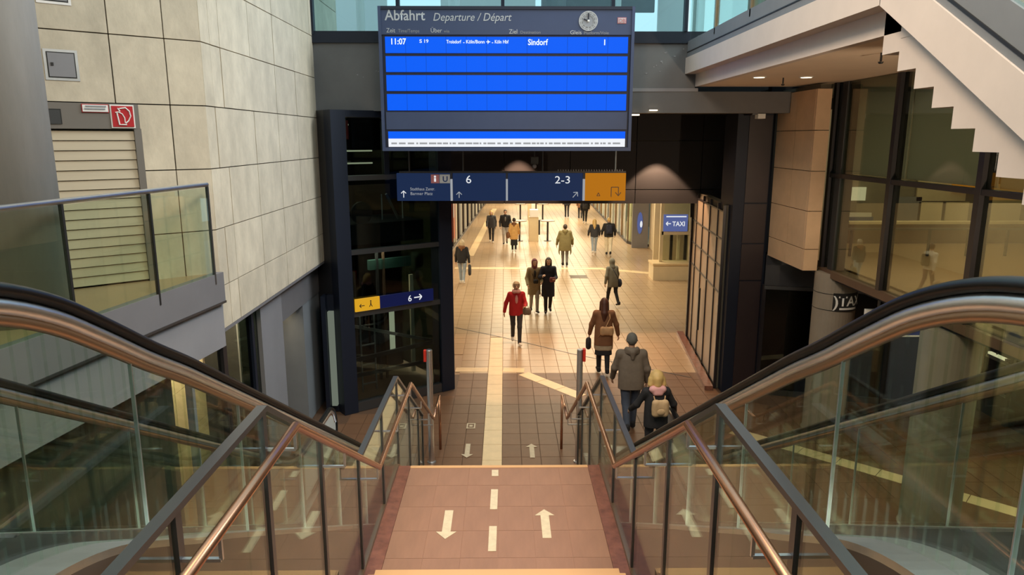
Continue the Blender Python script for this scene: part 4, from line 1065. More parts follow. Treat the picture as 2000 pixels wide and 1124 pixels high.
text('lettering', 'U', 'sign_blue', i2, (sx(864.5), yf2 - .006, sz(355)), DX, DZ, (sz(344) - sz(355)) / .73, width=sx(874) - sx(864.5), bold=.02)
stext(t1, 'Stadthaus Zentr.', 'letter_lit_dim', 801, 372, 48, 6); stext(t1, 'Barmer Platz', 'letter_lit_dim', 801, 381, 43, 6)
obj('arrow', arrow2d((sx(788), yf2 - .004, sz(386)), DX, DZ, sz(373) - sz(386), .045, .014, (0, -1, 0)), 'letter_lit', t1)
t2 = sign_panel(884.5, 988, 'sign_blue', 'blue hanging sign for platform 6 with an upward arrow')
stext(t2, '6', 'letter_lit', 909.5, 358, 10, 16)
obj('arrow', arrow2d((sx(896.5), yf2 - .004, sz(386.5)), DX, DZ, sz(375) - sz(386.5), .05, .014, (0, -1, 0)), 'letter_lit_dim', t2)
t3 = sign_panel(992, 1138, 'sign_blue', 'long blue hanging sign for platforms 2-3 with a slanted arrow')
stext(t3, '2-3', 'letter_lit', 1083, 358.5, 29, 15)
dgn = Vector((.66, 0, .75)).normalized()
obj('arrow', arrow2d((sx(1119), yf2 - .004, sz(386)), Vector((dgn.z, 0, -dgn.x)), dgn, .13, .055, .014, (0, -1, 0)), 'letter_lit_dim', t3)
t4 = sign_panel(1143, 1222, 'sign_orange', 'orange hanging sign with a bent arrow pictogram at the right end')
q = lambda px_, py: Vector((sx(px_), yf2 - .004, sz(py)))
mb4 = MB()
for a, b in (((1194, 385), (1194, 366)), ((1194, 366), (1208, 366)), ((1208, 366), (1208, 381)), ((1208, 383), (1202, 376)), ((1208, 383), (1213, 376))):
    mb4.bar(q(*a), q(*b), .014, .004, (0, -1, 0))
obj('arrow', mb4, 'brown_panel', t4)
obj('pictogram', MB().bar(q(1166, 383), q(1169, 377), .012, .004, (0, -1, 0)).bar(q(1172, 383), q(1169, 377), .012, .004, (0, -1, 0)).bar(q(1166, 383), q(1172, 383), .01, .004, (0, -1, 0)), 'brown_panel', t4)
for k, (px_, lab) in enumerate(((881.5, 'white edge strip standing between the underground and platform 6 signs'), (990, 'white edge strip standing between the platform 6 and platform 2-3 signs'), (1140.5, 'white edge strip standing between the blue and orange signs'))):
    t = thing('sign_divider', (sx(px_), YS, zs0), lab, 'sign strip')
    obj('strip', MB().box(sx(px_ - 1.9), sx(px_ + 1.9), YS + .005, YS + .09, zs0, sz(350)), 'letter_lit_dim', t)
    obj('strip_cap', MB().box(sx(px_ - 2.2), sx(px_ + 2.2), YS + .005, YS + .09, sz(350), zs1), 'board_dark', t)
hr = thing('sign_hanger', (sx(990), YS + .05, zs1), 'thin ribbed hanger rail and rods carrying the direction signs', 'hanger')
obj('rail', MB().box(sx(780), sx(1222), YS + .03, YS + .07, zs1, zs1 + .035), 'dark_frame', hr)
for k in range(26):
    x = sx(1090 + k * 5); obj('rib', MB().box(x - .008, x + .008, YS + .02, YS + .08, zs1 + .035, zs1 + .065), 'steel_dark', hr)
for px_ in (800, 905, 1060, 1202): obj('rod', MB().tube([(sx(px_), YS + .05, zs1), (sx(px_), YS + .05, 5.72)], .016, 8), 'dark_frame' if px_ != 1202 else 'steel_rough', hr)
# small camera unit above the signs, white box sensor and beam downlights
cmr = thing('ceiling_camera', (at_y(1043, 320, 13.6).x, 13.6, 4.6), 'small dark camera unit hanging above the direction signs', 'camera')
p = at_y(1044, 314, 13.6); obj('body', MB().box(p.x - .07, p.x + .07, 13.52, 13.68, p.z - .06, p.z + .07), 'black', cmr)
p2 = at_y(1044, 325, 13.6); obj('lens_dome', MB().ell((p2.x, 13.6, p2.z), (.04, .04, .04), 12, 8), 'grey_mid', cmr); obj('rod', MB().tube([(p.x, 13.6, p.z), (p.x, 13.6, 5.75)], .012, 8), 'dark_frame', cmr)
p = at_y(1484, 224, YB + .1)
sns = thing('sensor_box', (p.x, YB + .1, p.z), 'small white sensor box under the beam at the right portal column', 'sensor')
zlb = at_y(1400, 221, YB).z
obj('body', MB().box(p.x - .07, p.x + .07, YB - .02, YB + .16, zlb - .10, zlb - .01), 'white', sns, bevel=.008); obj('bracket', MB().box(p.x - .16, p.x - .05, YB + .03, YB + .09, zlb - .03, zlb), 'steel_dark', sns)
for px_, py, lab in ((1240, 225, 'small lit lamp under the beam just beside the board corner'), (1275, 216, 'small lit lamp on the beam a little right of the board')):
    p = at_y(px_, py, YB - .02)
    tl = thing('beam_lamp', (p.x, YB, p.z), lab, 'light')
    obj('lens', MB().box(p.x - .07, p.x + .07, YB - .10, YB + .02, p.z - .008, p.z + .012), 'lamp_warm', tl); obj('holder', MB().box(p.x - .08, p.x + .08, YB - .06, YB + .06, p.z + .012, p.z + .03), 'steel_dark', tl)
spot('bulkhead_spot', (3.70, 17.12, 5.05), (3.70, 17.12, 3.0), 480, (1.0, 0.62, 0.36), 84, 0.12)
spot('bulkhead_spot', (0.35, 17.15, 5.2), (0.35, 17.15, 3.0), 420, (1.0, 0.58, 0.34), 72, 0.12)

# ================================================================== right hall columns, screens
c1 = Vector((5.78, 12.20, 0)); c2 = Vector((5.76, 8.85, 0))
tc = thing('round_column', c1, 'round grey column with a black taxi band under the stone pier', 'column')
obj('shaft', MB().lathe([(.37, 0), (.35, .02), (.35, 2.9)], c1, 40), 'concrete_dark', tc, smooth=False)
def ring_text(parent, c, r, body, a0, z, size, m, bold=.02):
    cu = bpy.data.curves.new('lettering', 'FONT'); cu.body = body; cu.size = 1; cu.offset = bold; cu.resolution_u = 3
    tmp = bpy.data.objects.new('tmp_text', cu); COL.objects.link(tmp); dg = bpy.context.evaluated_depsgraph_get()
    me = bpy.data.meshes.new_from_object(tmp.evaluated_get(dg)); bpy.data.objects.remove(tmp)
    inv = mw(parent).inverted()
    for v in me.vertices:
        a = a0 + v.co.x * size / r
        v.co = inv @ Vector((c.x + r * math.sin(a), c.y - r * math.cos(a), z + v.co.y * size))
    me.materials.clear(); me.materials.append(MATS[m]); o = link('lettering', me, parent); MW[o.name] = mw(parent)
def arc_band(c, r, a0, a1, z0, z1, n=24):
    mb = MB()
    for i in range(n):
        a, b = a0 + (a1 - a0) * i / n, a0 + (a1 - a0) * (i + 1) / n
        P = lambda t, rr, z: (c.x + rr * math.sin(t), c.y - rr * math.cos(t), z)
        mb.hexa([P(a, r, z0), P(b, r, z0), P(b, r - .012, z0), P(a, r - .012, z0), P(a, r, z1), P(b, r, z1), P(b, r - .012, z1), P(a, r - .012, z1)])
    return mb
zt1, zt0 = at_y(1630, 574, 11.86).z, at_y(1630, 609, 11.86).z
va = math.atan2(-c1.x, c1.y)   # direction from the column towards the eye
fa = va + 0.0
obj('taxi_band', arc_band(c1, .362, fa - .05, fa + 1.5, zt0, zt1), 'black', tc)
ring_text(tc, c1, .366, 'TAXI', fa + .20, zt0 + .10, (zt1 - zt0 - .14) / .73, 'white')
obj('band_bar', arc_band(c1, .367, fa + .26, fa + 1.2, zt0 + .03, zt0 + .065), 'white', tc)
ring_text(tc, c1, .366, ')', fa - .02, zt0 + .08, (zt1 - zt0 - .10) / .8, 'white')
obj('groove', arc_band(c1, .354, -3.1, fa - .05, zt1 - .03, zt1 - .02, 40), 'black', tc); obj('groove', arc_band(c1, .354, -3.1, fa - .05, zt0, zt0 + .01, 40), 'black', tc)
tc2 = thing('round_column', c2, 'round grey column nearer the stairs behind the right escalator glass', 'column')
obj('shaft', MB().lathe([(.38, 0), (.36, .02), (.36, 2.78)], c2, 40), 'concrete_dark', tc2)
obj('trim_strip', MB().box(c2.x + .34, c2.x + .39, c2.y - .03, c2.y + .03, .75, 2.78), 'alu_white', tc2)
p = at_y(1692, 605, 11.2)
scr = thing('information_screen', (p.x + .5, 11.2, 1.2), 'dark blue screen with white frame hanging under the right facade', 'screen')
obj('frame', MB().box(p.x, p.x + 1.25, 11.2, 11.26, p.z - .46, p.z), 'white', scr); obj('panel', MB().box(p.x + .045, p.x + 1.2, 11.19, 11.21, p.z - .43, p.z - .035), 'sign_lit_blue', scr)
obj('hanger', MB().box(p.x + .2, p.x + .23, 11.22, 11.25, p.z, 2.8).box(p.x + 1.0, p.x + 1.03, 11.22, 11.25, p.z, 2.8), 'steel_dark', scr)
for k, (px_, py) in enumerate(((1940, 692), (1985, 745))):
    q_ = at_x(px_, py, 8.6)
    tl = thing('strip_light', (q_.x, q_.y, q_.z), ['dim strip light glowing behind the right escalator glass, upper one', 'dim strip light glowing behind the right escalator glass, lower one'][k], 'light')
    obj('tube', MB().box(q_.x - .03, q_.x + .03, q_.y - .35, q_.y + .1, q_.z - .02, q_.z + .02), 'lamp_soft', tl); obj('cap', MB().box(q_.x - .035, q_.x + .035, q_.y - .40, q_.y - .35, q_.z - .025, q_.z + .025), 'steel_dark', tl)
    obj('rod', MB().box(q_.x - .008, q_.x + .008, q_.y - .1, q_.y - .08, q_.z, 2.8), 'steel_dark', tl)

# ================================================================== passage furniture
# red vending machine at left wall
vm = thing('vending_machine', (-2.1, 33.6, 0), 'red lit vending machine against the left passage wall', 'machine')
vx = at_z(885, 480).x
obj('cabinet', MB().box(vx - .75, vx + .02, 33.3, 35.5, 0, 2.6), 'red', vm); obj('front_panel', MB().box(vx + .02, vx + .06, 33.35, 35.45, .35, 2.5), 'machine_red', vm)
obj('product_window', MB().box(vx + .06, vx + .07, 34.1, 34.9, 1.4, 2.1), 'machine_cream', vm); obj('base', MB().box(vx - .7, vx + .04, 33.35, 35.45, 0, .3), 'dark_frame', vm)
obj('side_panel', MB().box(vx - .70, vx - .02, 33.27, 33.3, .3, 2.5), 'machine_red', vm)
# taxi panel wall with stone plinth
Yk = 26.4
k0, k1 = at_z(1268, 541).x, at_z(1346, 543).x
pl = thing('stone_bench', (6.2, Yk, 0), 'long low cream stone plinth in front of the taxi panel', 'plinth')
obj('body', MB().box(k0, k1 + 1.5, Yk - .35, Yk + .5, 0, .56), 'cream_wall', pl); obj('top_slab', MB().box(k0 - .03, k1 + 1.5, Yk - .39, Yk + .5, .56, .63), 'tactile', pl)
tx = thing('taxi_panel', (6.6, Yk + .6, 0), 'pale framed glass panel with blue taxi sign beyond the storefront', 'sign')
X0, X1 = at_y(1292, 470, Yk).x, at_y(1346, 470, Yk).x
obj('frame', MB().box(X0 - .06, X0 + .06, Yk, Yk + .12, .64, 3.6).box(X1, X1 + .12, Yk, Yk + .12, .64, 3.6).box(X0, X1, Yk, Yk + .12, 3.3, 3.5).box(X0, X1, Yk, Yk + .1, 1.65, 1.78), 'cream_panel', tx)
obj('pane', MB().box(X0 + .05, X1, Yk + .05, Yk + .07, .64, 3.4), 'glass_clear', tx)
for k in range(4): obj('inner_post', MB().box(X0 + .15 + k * .27, X0 + .25 + k * .27, Yk + .4, Yk + .49, .64, 1.75 + .4 * (k % 2)), 'dark_frame' if k % 2 else 'cream_wall', tx)
sx0, sx1 = at_y(1296, 440, Yk - .04).x, at_y(1343, 440, Yk - .04).x
sz0, sz1 = at_y(1318, 452, Yk).z, at_y(1318, 419, Yk).z
obj('sign_plate', MB().box(sx0, sx1, Yk - .05, Yk, sz0, sz1), 'taxi_blue', tx)
hh = sz1 - sz0
text('lettering', 'TAXI', 'letter_lit', tx, (sx0 + .36 * (sx1 - sx0), Yk - .055, sz0 + .32 * hh), DX, DZ, .28 * hh / .73, width=.52 * (sx1 - sx0), bold=.02)
obj('arrow', arrow2d((sx0 + .30 * (sx1 - sx0), Yk - .058, sz0 + .46 * hh), DZ, -DX, .20 * (sx1 - sx0), .07, .035, (0, -1, 0)), 'letter_lit', tx)
obj('light_line', MB().box(sx0 + .1 * (sx1 - sx0), sx1 - .06, Yk - .06, Yk - .05, sz1 - .16 * hh, sz1 - .09 * hh), 'letter_lit', tx)
obj('back_wall', MB().box(X0 - .1, X1 + 3.0, Yk + .9, Yk + 1.0, 0, 4.4), 'cream_wall', tx)
# blue oval sign
p = at_y(1250, 436, 34.0)
ob = thing('oval_sign', (p.x, 34.0, p.z - .5), 'upright blue oval sign with white figure beside the cream pier', 'sign')
obj('plate', MB().ell((p.x, 34.0, p.z), (.13, .05, .52), 16, 12), 'taxi_blue', ob, smooth=True); obj('figure', MB().ell((p.x + .05, 33.95, p.z - .05), (.06, .03, .16), 10, 8), 'letter_lit', ob)
obj('backing_panel', MB().box(p.x - .35, p.x + .42, 34.06, 34.14, 0, 4.3), 'grey_mid', ob)
gt = at_z(1130, 541)
gr_ = thing('floor_grate', (gt.x, gt.y, 0), 'small dark drain grate in the bright floor between the walkers', 'grate')
for k in range(6): obj('bar', MB().box(gt.x - .32, gt.x + .32, gt.y - .25 + k * .09, gt.y - .22 + k * .09, .001, .006), 'steel_dark', gr_)
obj('rim', MB().box(gt.x - .35, gt.x + .35, gt.y - .28, gt.y - .26, .001, .007).box(gt.x - .35, gt.x + .35, gt.y + .26, gt.y + .28, .001, .007), 'steel_dark', gr_)
# standing tables with info pillar, two sets
for (px_, py), lab in (((1042, 471), 'nearer'), ((1038, 430), 'farther')):
    c = at_z(px_, py)
    it = thing('information_pillar', c, {'nearer': 'stone coloured pillar bin with pale top in the middle of the passage', 'farther': 'slim poster pillar with pink notice farther along the passage'}[lab], 'pillar')
    obj('body', MB().box(c.x - .24, c.x + .24, c.y - .24, c.y + .24, 0, 1.25 if lab == 'nearer' else 1.9), 'cream_panel', it)
    obj('head', MB().box(c.x - .2, c.x + .22, c.y - .26, c.y + .2, 1.25, 1.62) if lab == 'nearer' else MB().box(c.x - .02, c.x + .22, c.y - .26, c.y - .24, .5, 1.5), 'white', it)
    obj('side_plate', MB().box(c.x + .24, c.x + .32, c.y - .25, c.y + .1, .35, 1.1), 'dark_frame', it)
    for s in (-1, 1):
        x = c.x + s * .72
        tb_ = thing('standing_table', (x, c.y, 0), 'small standing table on a dark post, %s of the %s pillar' % ('left' if s < 0 else 'right', lab), 'table')
        obj('top', MB().lathe([(.38, 0), (.38, .04)], (x, c.y, 1.02), 18), 'storefront_panel', tb_); obj('post', MB().tube([(x, c.y, 0), (x, c.y, 1.02)], .05, 8), 'dark_frame', tb_); obj('foot', MB().lathe([(.2, 0), (.18, .02)], (x, c.y, 0), 14), 'dark_frame', tb_)
# ================================================================== people
def surface_nets(Fv, org, h):
    Sg = Fv < 0
    nx, ny, nz = Fv.shape
    c = np.zeros((nx - 1, ny - 1, nz - 1), np.int8)
    for dx in (0, 1):
        for dy in (0, 1):
            for dz in (0, 1): c += Sg[dx:nx - 1 + dx, dy:ny - 1 + dy, dz:nz - 1 + dz]
    act = (c > 0) & (c < 8)
    I = np.argwhere(act)
    if len(I) == 0: return np.zeros((0, 3)), np.zeros((0, 4), int)
    idx = -np.ones(act.shape, np.int64); idx[act] = np.arange(len(I))
    acc = np.zeros((len(I), 3)); cnt = np.zeros(len(I))
    cor = [(0, 0, 0), (1, 0, 0), (0, 1, 0), (1, 1, 0), (0, 0, 1), (1, 0, 1), (0, 1, 1), (1, 1, 1)]
    for a in range(8):
        for b in range(a + 1, 8):
            d = np.array(cor[b]) - np.array(cor[a])
            if np.abs(d).sum() != 1: continue
            A = I + cor[a]; B = I + cor[b]
            fa = Fv[A[:, 0], A[:, 1], A[:, 2]]; fb = Fv[B[:, 0], B[:, 1], B[:, 2]]
            m = (fa < 0) != (fb < 0)
            t = np.where(m, fa / np.where(m, fa - fb, 1), 0)
            acc += np.where(m[:, None], A + t[:, None] * d, 0); cnt += m
    V = acc / cnt[:, None] * h + org
    Q = []
    for ax in range(3):
        sl0 = [slice(1, n - 1) for n in Fv.shape]; sl0[ax] = slice(0, Fv.shape[ax] - 1)
        sl1 = list(sl0); sl1[ax] = slice(1, Fv.shape[ax])
        a = Sg[tuple(sl0)]; b = Sg[tuple(sl1)]
        off = np.array([1, 1, 1]); off[ax] = 0
        for sign in (0, 1):
            m = (a & ~b) if sign == 0 else (~a & b)
            P = np.argwhere(m) + off
            if len(P) == 0: continue
            u, v = [(1, 2), (2, 0), (0, 1)][ax]
            e = np.eye(3, dtype=int)
            q = [P - e[u] - e[v], P - e[v], P, P - e[u]]
            k = [idx[p[:, 0], p[:, 1], p[:, 2]] for p in q]
            if sign: k = k[::-1]
            Q.append(np.stack(k, 1))
    Q = np.concatenate(Q); Q = Q[(Q >= 0).all(1)]
    return V, Q

class SDF:
    """smooth union of tapered capsules and ellipsoids, meshed as one continuous surface"""
    def __init__(s, k=0.03): s.p = []; s.k = k; s.cut = []
    def cap(s, a, b, ra, rb=None, fl=(1, 1, 1)): s.p.append(('c', Vector(a), Vector(b), ra, ra if rb is None else rb, fl)); return s
    def ell(s, c, r): s.p.append(('e', Vector(c), Vector(r))); return s
    def mesh(s, h):
        lo = np.full(3, 1e9); hi = -lo
        for p in s.p:
            if p[0] == 'c':
                r = max(p[3], p[4]) + .03
                for q in (p[1], p[2]): lo = np.minimum(lo, np.array(q) - r); hi = np.maximum(hi, np.array(q) + r)
            else:
                r = np.array(p[2]) + .03; lo = np.minimum(lo, np.array(p[1]) - r); hi = np.maximum(hi, np.array(p[1]) + r)
        n = np.ceil((hi - lo) / h).astype(int) + 2
        Fv = np.full(n, .3, np.float32)
        ax = [lo[i] + h * np.arange(n[i]) for i in range(3)]
        for p in s.p:
            if p[0] == 'c':
                r = max(p[3], p[4]) + .09; a0 = np.minimum(p[1], p[2]) - r; a1 = np.maximum(p[1], p[2]) + r
            else: r = max(p[2]) + .09; a0 = np.array(p[1]) - r; a1 = np.array(p[1]) + r
            i0 = np.clip(((a0 - lo) / h).astype(int), 0, n - 1); i1 = np.clip(((a1 - lo) / h).astype(int) + 2, 1, n)
            X, Y, Z = np.meshgrid(ax[0][i0[0]:i1[0]], ax[1][i0[1]:i1[1]], ax[2][i0[2]:i1[2]], indexing='ij')
            if p[0] == 'c':
                f = p[5]; a = np.array(p[1]); d = np.array(p[2]) - a
                px, py, pz = X - a[0], Y - a[1], Z - a[2]
                t = np.clip((px * d[0] + py * d[1] + pz * d[2]) / max(1e-9, (d * d).sum()), 0, 1)
                D = np.sqrt(((px - t * d[0]) / f[0]) ** 2 + ((py - t * d[1]) / f[1]) ** 2 + ((pz - t * d[2]) / f[2]) ** 2) - (p[3] + (p[4] - p[3]) * t)
            else:
                c, rr = p[1], p[2]
                q = np.sqrt(((X - c[0]) / rr[0]) ** 2 + ((Y - c[1]) / rr[1]) ** 2 + ((Z - c[2]) / rr[2]) ** 2)
                D = (q - 1) * min(rr)
            G = Fv[i0[0]:i1[0], i0[1]:i1[1], i0[2]:i1[2]]
            hh = np.clip(.5 + .5 * (G - D) / s.k, 0, 1)
            G[...] = G * (1 - hh) + D * hh - s.k * hh * (1 - hh)
        if s.cut:
            X, Y, Z = np.meshgrid(*ax, indexing='ij')
            for c in s.cut: Fv = np.maximum(Fv, c(X, Y, Z).astype(np.float32))
        return surface_nets(Fv, lo, h)

def sdf_obj(name, sd, h, m, parent, label=None):
    V, Q = sd.mesh(h)
    me = bpy.data.meshes.new(name); me.from_pydata(V.tolist(), [], Q.tolist()); me.update()
    me.polygons.foreach_set('use_smooth', [True] * len(me.polygons))
    me.materials.append(MATS[m]); o = link(name, me, parent); MW[o.name] = mw(parent)
    if label: o['label'] = label
    return o

mat('skin', (0.55, 0.33, 0.23), 0.5); mat('skin_pale', (0.62, 0.41, 0.31), 0.5); mat('lips', (0.36, 0.12, 0.10), 0.5); mat('eye', (0.03, 0.02, 0.02), 0.3)
CL = {'black': (0.014, 0.014, 0.017), 'charcoal': (0.035, 0.035, 0.04), 'navy': (0.016, 0.02, 0.04), 'denim': (0.05, 0.065, 0.10), 'light_denim': (0.33, 0.40, 0.48),
      'grey': (0.17, 0.16, 0.15), 'grey_trouser': (0.40, 0.38, 0.36), 'olive': (0.17, 0.14, 0.055), 'mustard': (0.62, 0.36, 0.12), 'khaki': (0.30, 0.24, 0.14),
      'taupe': (0.16, 0.125, 0.095), 'red': (0.45, 0.012, 0.02), 'pink': (0.68, 0.36, 0.36), 'cream': (0.75, 0.68, 0.52), 'brown': (0.20, 0.09, 0.04), 'beige': (0.42, 0.34, 0.23),
      'hair_blond': (0.62, 0.42, 0.16), 'hair_grey_blond': (0.55, 0.45, 0.30), 'hair_dark': (0.03, 0.017, 0.011), 'hair_brown': (0.055, 0.025, 0.015), 'hair_auburn': (0.07, 0.022, 0.014),
      'white_shoe': (0.72, 0.68, 0.62), 'tan': (0.50, 0.30, 0.15), 'gold': (0.52, 0.36, 0.20), 'beanie': (0.13, 0.125, 0.11), 'greygreen': (0.19, 0.18, 0.14), 'plum': (0.17, 0.05, 0.06)}
for k, v in CL.items(): mat('cloth_' + k, v, 0.8 if 'hair' not in k else 0.5, var=0.12, scale=9, bump=0.25, bscale=60)

def person(name_lab, pix, h, yaw, fl_z=0.0, pos=None, stride=.30, lead=1, arms=((-18, 12, 6), (18, 12, 6)), top='black', top_len=.50, puff=1.0, flare=0.0, legs='black', leg_w=1.0,
           shoes='black', hair='hair_dark', hair_style='short', skirt=None, hood=None, hat=None, scarf=None, res=.014, lean=4, shirt=None, skin='skin', male=False, extra=None):
    P = Vector(pos) if pos is not None else at_z(pix[0], pix[1], fl_z)
    t = thing('person', P, name_lab, 'person', rz=R(yaw))
    H = h; k = h / 1.7
    hipz = .525 * H; shz = .815 * H; sw = (.118 if male else .105) * H; hw = .052 * H
    ly = math.tan(R(lean))
    def LN(z): return -ly * max(0, z - hipz)
    sgn = {1: lead, -1: -lead}
    J = {}
    for s in (1, -1):     # s=+1 : x positive leg
        f = sgn[s]
        ay = -f * stride / 2; az = .052 * H if f > 0 else .052 * H + .22 * stride
        J['hip', s] = Vector((s * hw, 0, hipz)); J['ank', s] = Vector((s * hw * .85, ay + (.02 if f < 0 else 0), az))
        kn = (J['hip', s] + J['ank', s]) / 2; kn.y -= .025 * k + (.05 * k if f < 0 else 0.01); kn.z += .01; J['knee', s] = kn
        J['toe', s] = J['ank', s] + (Vector((s * .02, -.155 * k, -.025 * k)) if f > 0 else Vector((s * .01, -.13 * k, -.085 * k)))
        J['heel', s] = J['ank', s] + Vector((0, .045 * k, -.032 * k))
        a, e, o = arms[0] if s > 0 else arms[1]
        sh = Vector((s * sw, LN(shz), shz)); J['sh', s] = sh
        up = Vector((s * math.sin(R(o + 4)), -math.sin(R(a)), -math.cos(R(a)))).normalized(); J['elb', s] = sh + up * .172 * H
        fo = Vector((s * math.sin(R(o - 2 - e * .25)), -math.sin(R(a + e)), -math.cos(R(a + e)))).normalized()
        J['wr', s] = J['elb', s] + fo * .150 * H; J['fo', s] = fo
    neck = Vector((0, LN(.84 * H), .845 * H)); hc = Vector((0, LN(.93 * H) - .012 * k, .932 * H))
    # body, one continuous surface
    b = SDF(.022 * k)
    b.ell(hc + Vector((0, .004 * k, .012 * k)), (.073 * k, .092 * k, .098 * k)).cap(hc + Vector((0, -.035 * k, -.05 * k)), hc + Vector((0, -.052 * k, -.078 * k)), .045 * k, .030 * k)
    b.cap(neck - Vector((0, 0, .03 * k)), hc + Vector((0, .012 * k, -.05 * k)), .052 * k, .048 * k)
    b.cap(J['sh', 1] - Vector((.02, 0, .02)), J['sh', -1] + Vector((.02, 0, -.02)), .045 * k).cap((-.05 * k, LN(.72 * H), .72 * H), (.05 * k, LN(.72 * H), .72 * H), .095 * k).cap((-.04 * k, LN(.62 * H), .62 * H), (.04 * k, LN(.62 * H), .62 * H), .088 * k)
    b.cap((-.045 * k, 0, .54 * H), (.045 * k, 0, .54 * H), .09 * k)
    for s in (1, -1):
        b.cap(J['sh', s], J['elb', s], .045 * k, .037 * k).cap(J['elb', s], J['wr', s], .036 * k, .024 * k)
        b.cap(J['hip', s], J['knee', s], .075 * k, .050 * k).cap(J['knee', s], J['ank', s], .050 * k, .034 * k).cap(J['heel', s] + Vector((0, 0, .01)), J['toe', s], .034 * k, .026 * k)
    V, Q = b.mesh(res)
    d = SDF(.007 * k)      # face details and hands meet the body closely
    d.cap(hc + Vector((0, -.088 * k, .012 * k)), hc + Vector((0, -.105 * k, -.022 * k)), .009 * k, .014 * k)
    for s in (1, -1):
        d.ell(hc + Vector((s * .076 * k, .008 * k, 0)), (.012 * k, .022 * k, .032 * k))
        fo = J['fo', s]; w_ = J['wr', s]; side = Vector((0, -1, 0)) - fo * Vector((0, -1, 0)).dot(fo); side.normalize()
        inn = Vector((-s, 0, 0)); inn = (inn - fo * inn.dot(fo) - side * inn.dot(side)).normalized()
        pm = w_ + fo * .075 * k
        for q in (-.024, -.008, .008, .024): d.cap(w_ + fo * .015 * k + side * q * .6 * k, pm + side * q * k, .016 * k, .013 * k)
        for q, L_ in ((-.028, .058), (-.0095, .07), (.0095, .078), (.028, .07)):
            k1 = pm + side * q * k + fo * .032 * k * (L_ / .07) + inn * .010 * k
            d.cap(pm + side * q * k, k1, .0098 * k, .0088 * k).cap(k1, k1 + fo * L_ * .42 * k + inn * .026 * k, .0088 * k, .0070 * k)
        th = w_ + fo * .028 * k + side * .026 * k
        d.cap(th, th + side * .026 * k + fo * .028 * k + inn * .012 * k, .012 * k, .010 * k).cap(th + side * .026 * k + fo * .028 * k + inn * .012 * k, th + side * .028 * k + fo * .058 * k + inn * .022 * k, .010 * k, .008 * k)
    V2, Q2 = d.mesh(min(res, .0085))
    me = bpy.data.meshes.new('body'); me.from_pydata(np.concatenate([V, V2]).tolist(), [], np.concatenate([Q, Q2 + len(V)]).tolist()); me.update()
    me.polygons.foreach_set('use_smooth', [True] * len(me.polygons)); me.materials.append(MATS[skin])
    bo = link('body', me, t); MW[bo.name] = mw(t)
    for s in (1, -1): obj('eye', MB().ell(hc + Vector((s * .031 * k, -.083 * k, .012 * k)), (.014 * k, .010 * k, .008 * k), 10, 6), 'eye', t, local=True, smooth=True)
    obj('mouth', MB().ell(hc + Vector((0, -.088 * k, -.052 * k)), (.022 * k, .008 * k, .007 * k), 10, 6), 'lips', t, local=True, smooth=True)
    # trousers
    if legs:
        g = SDF(.03 * k)
        for s in (1, -1):
            g.cap(J['hip', s] + Vector((s * .01, 0, 0)), J['knee', s], .090 * k * (.5 + .5 * leg_w), .062 * k * leg_w).cap(J['knee', s], J['ank', s] + Vector((0, 0, -.005)), .062 * k * leg_w, .048 * k * leg_w)
        g.cap((-.05 * k, 0, .55 * H), (.05 * k, 0, .55 * H), .102 * k)
        sdf_obj('trousers' if not skirt else 'tights', g, res, 'cloth_' + legs, t)
    # shoes
    for s in (1, -1):
        g = SDF(.02 * k); g.cap(J['heel', s], J['toe', s], .042 * k, .036 * k, (1, 1, .85)).cap(J['heel', s] + Vector((0, 0, .05 * k)), J['heel', s] + Vector((0, -.01, .01)), .045 * k, .045 * k)
        zlo = min(J['heel', s].z, J['toe', s].z) - .033 * k
        sdf_obj('shoe', g, min(res, .011), 'cloth_' + shoes, t)
    if skirt:
        sc0, z0, wd = skirt; z0 *= H; n = 6
        g = SDF(.05 * k)
        for i in range(n + 1):
            zz = hipz + .03 + (z0 - .05 - hipz - .03) * i / n; r_ = (.10 + wd * i / n) * k
            g.cap((-.055 * k, 0, zz), (.055 * k, 0, zz), r_, r_, (1, .85, 1))
        g.cut.append(lambda X, Y, Z, z0=z0: z0 - Z); sdf_obj('skirt', g, res, 'cloth_' + sc0, t)
    # jacket or coat: trunk, sleeves, hem cut level
    g = SDF(.035 * k); tl = top_len * H; pf = puff
    g.cap(J['sh', 1] - Vector((.02, 0, .035)), J['sh', -1] + Vector((.02, 0, -.035)), .066 * k * pf)
    for s in (1, -1): g.cap(neck - Vector((0, 0, .035 * k)), J['sh', s] - Vector((s * .012, 0, .012)), .058 * k, .050 * k * pf)
    g.cap(neck - Vector((0, 0, .04 * k)), neck + Vector((0, .0, .005 * k)), .066 * k, .060 * k)
    n = 7
    for i in range(n + 1):
        zz = .755 * H + (tl - .06 - .755 * H) * i / n; f = i / n
        r_ = (.112 + .010 * math.sin(f * 3.1) + flare * f) * k * pf
        wq = (.068 if male else .052) * k
        g.cap((-wq, LN(zz), zz), (wq, LN(zz), zz), r_, r_, (1, .86, 1))
    for s in (1, -1):
        g.cap(J['sh', s] - Vector((s * .006, 0, .008)), J['elb', s], .055 * k * pf, .050 * k * pf).cap(J['elb', s], J['wr', s] - J['fo', s] * .012 * k, .052 * k * pf, .041 * k * pf)
    wrz = min(J['wr', 1].z, J['wr', -1].z)
    def hemcut(X, Y, Z, tl=tl, w=sw):
        return np.where(np.abs(X) < w + .012 * k, tl - Z, -1.0) if True else 0
    g.cut.append(hemcut)
    sdf_obj('coat' if top_len < .42 else 'jacket', g, res, 'cloth_' + top, t)
    if shirt:
        obj('shirt_front', MB().ell(Vector((0, LN(.74 * H) - .085 * k * pf, .73 * H)), (.042 * k, .04 * k, .12 * k), 12, 10), 'cloth_' + shirt, t, local=True, smooth=True)
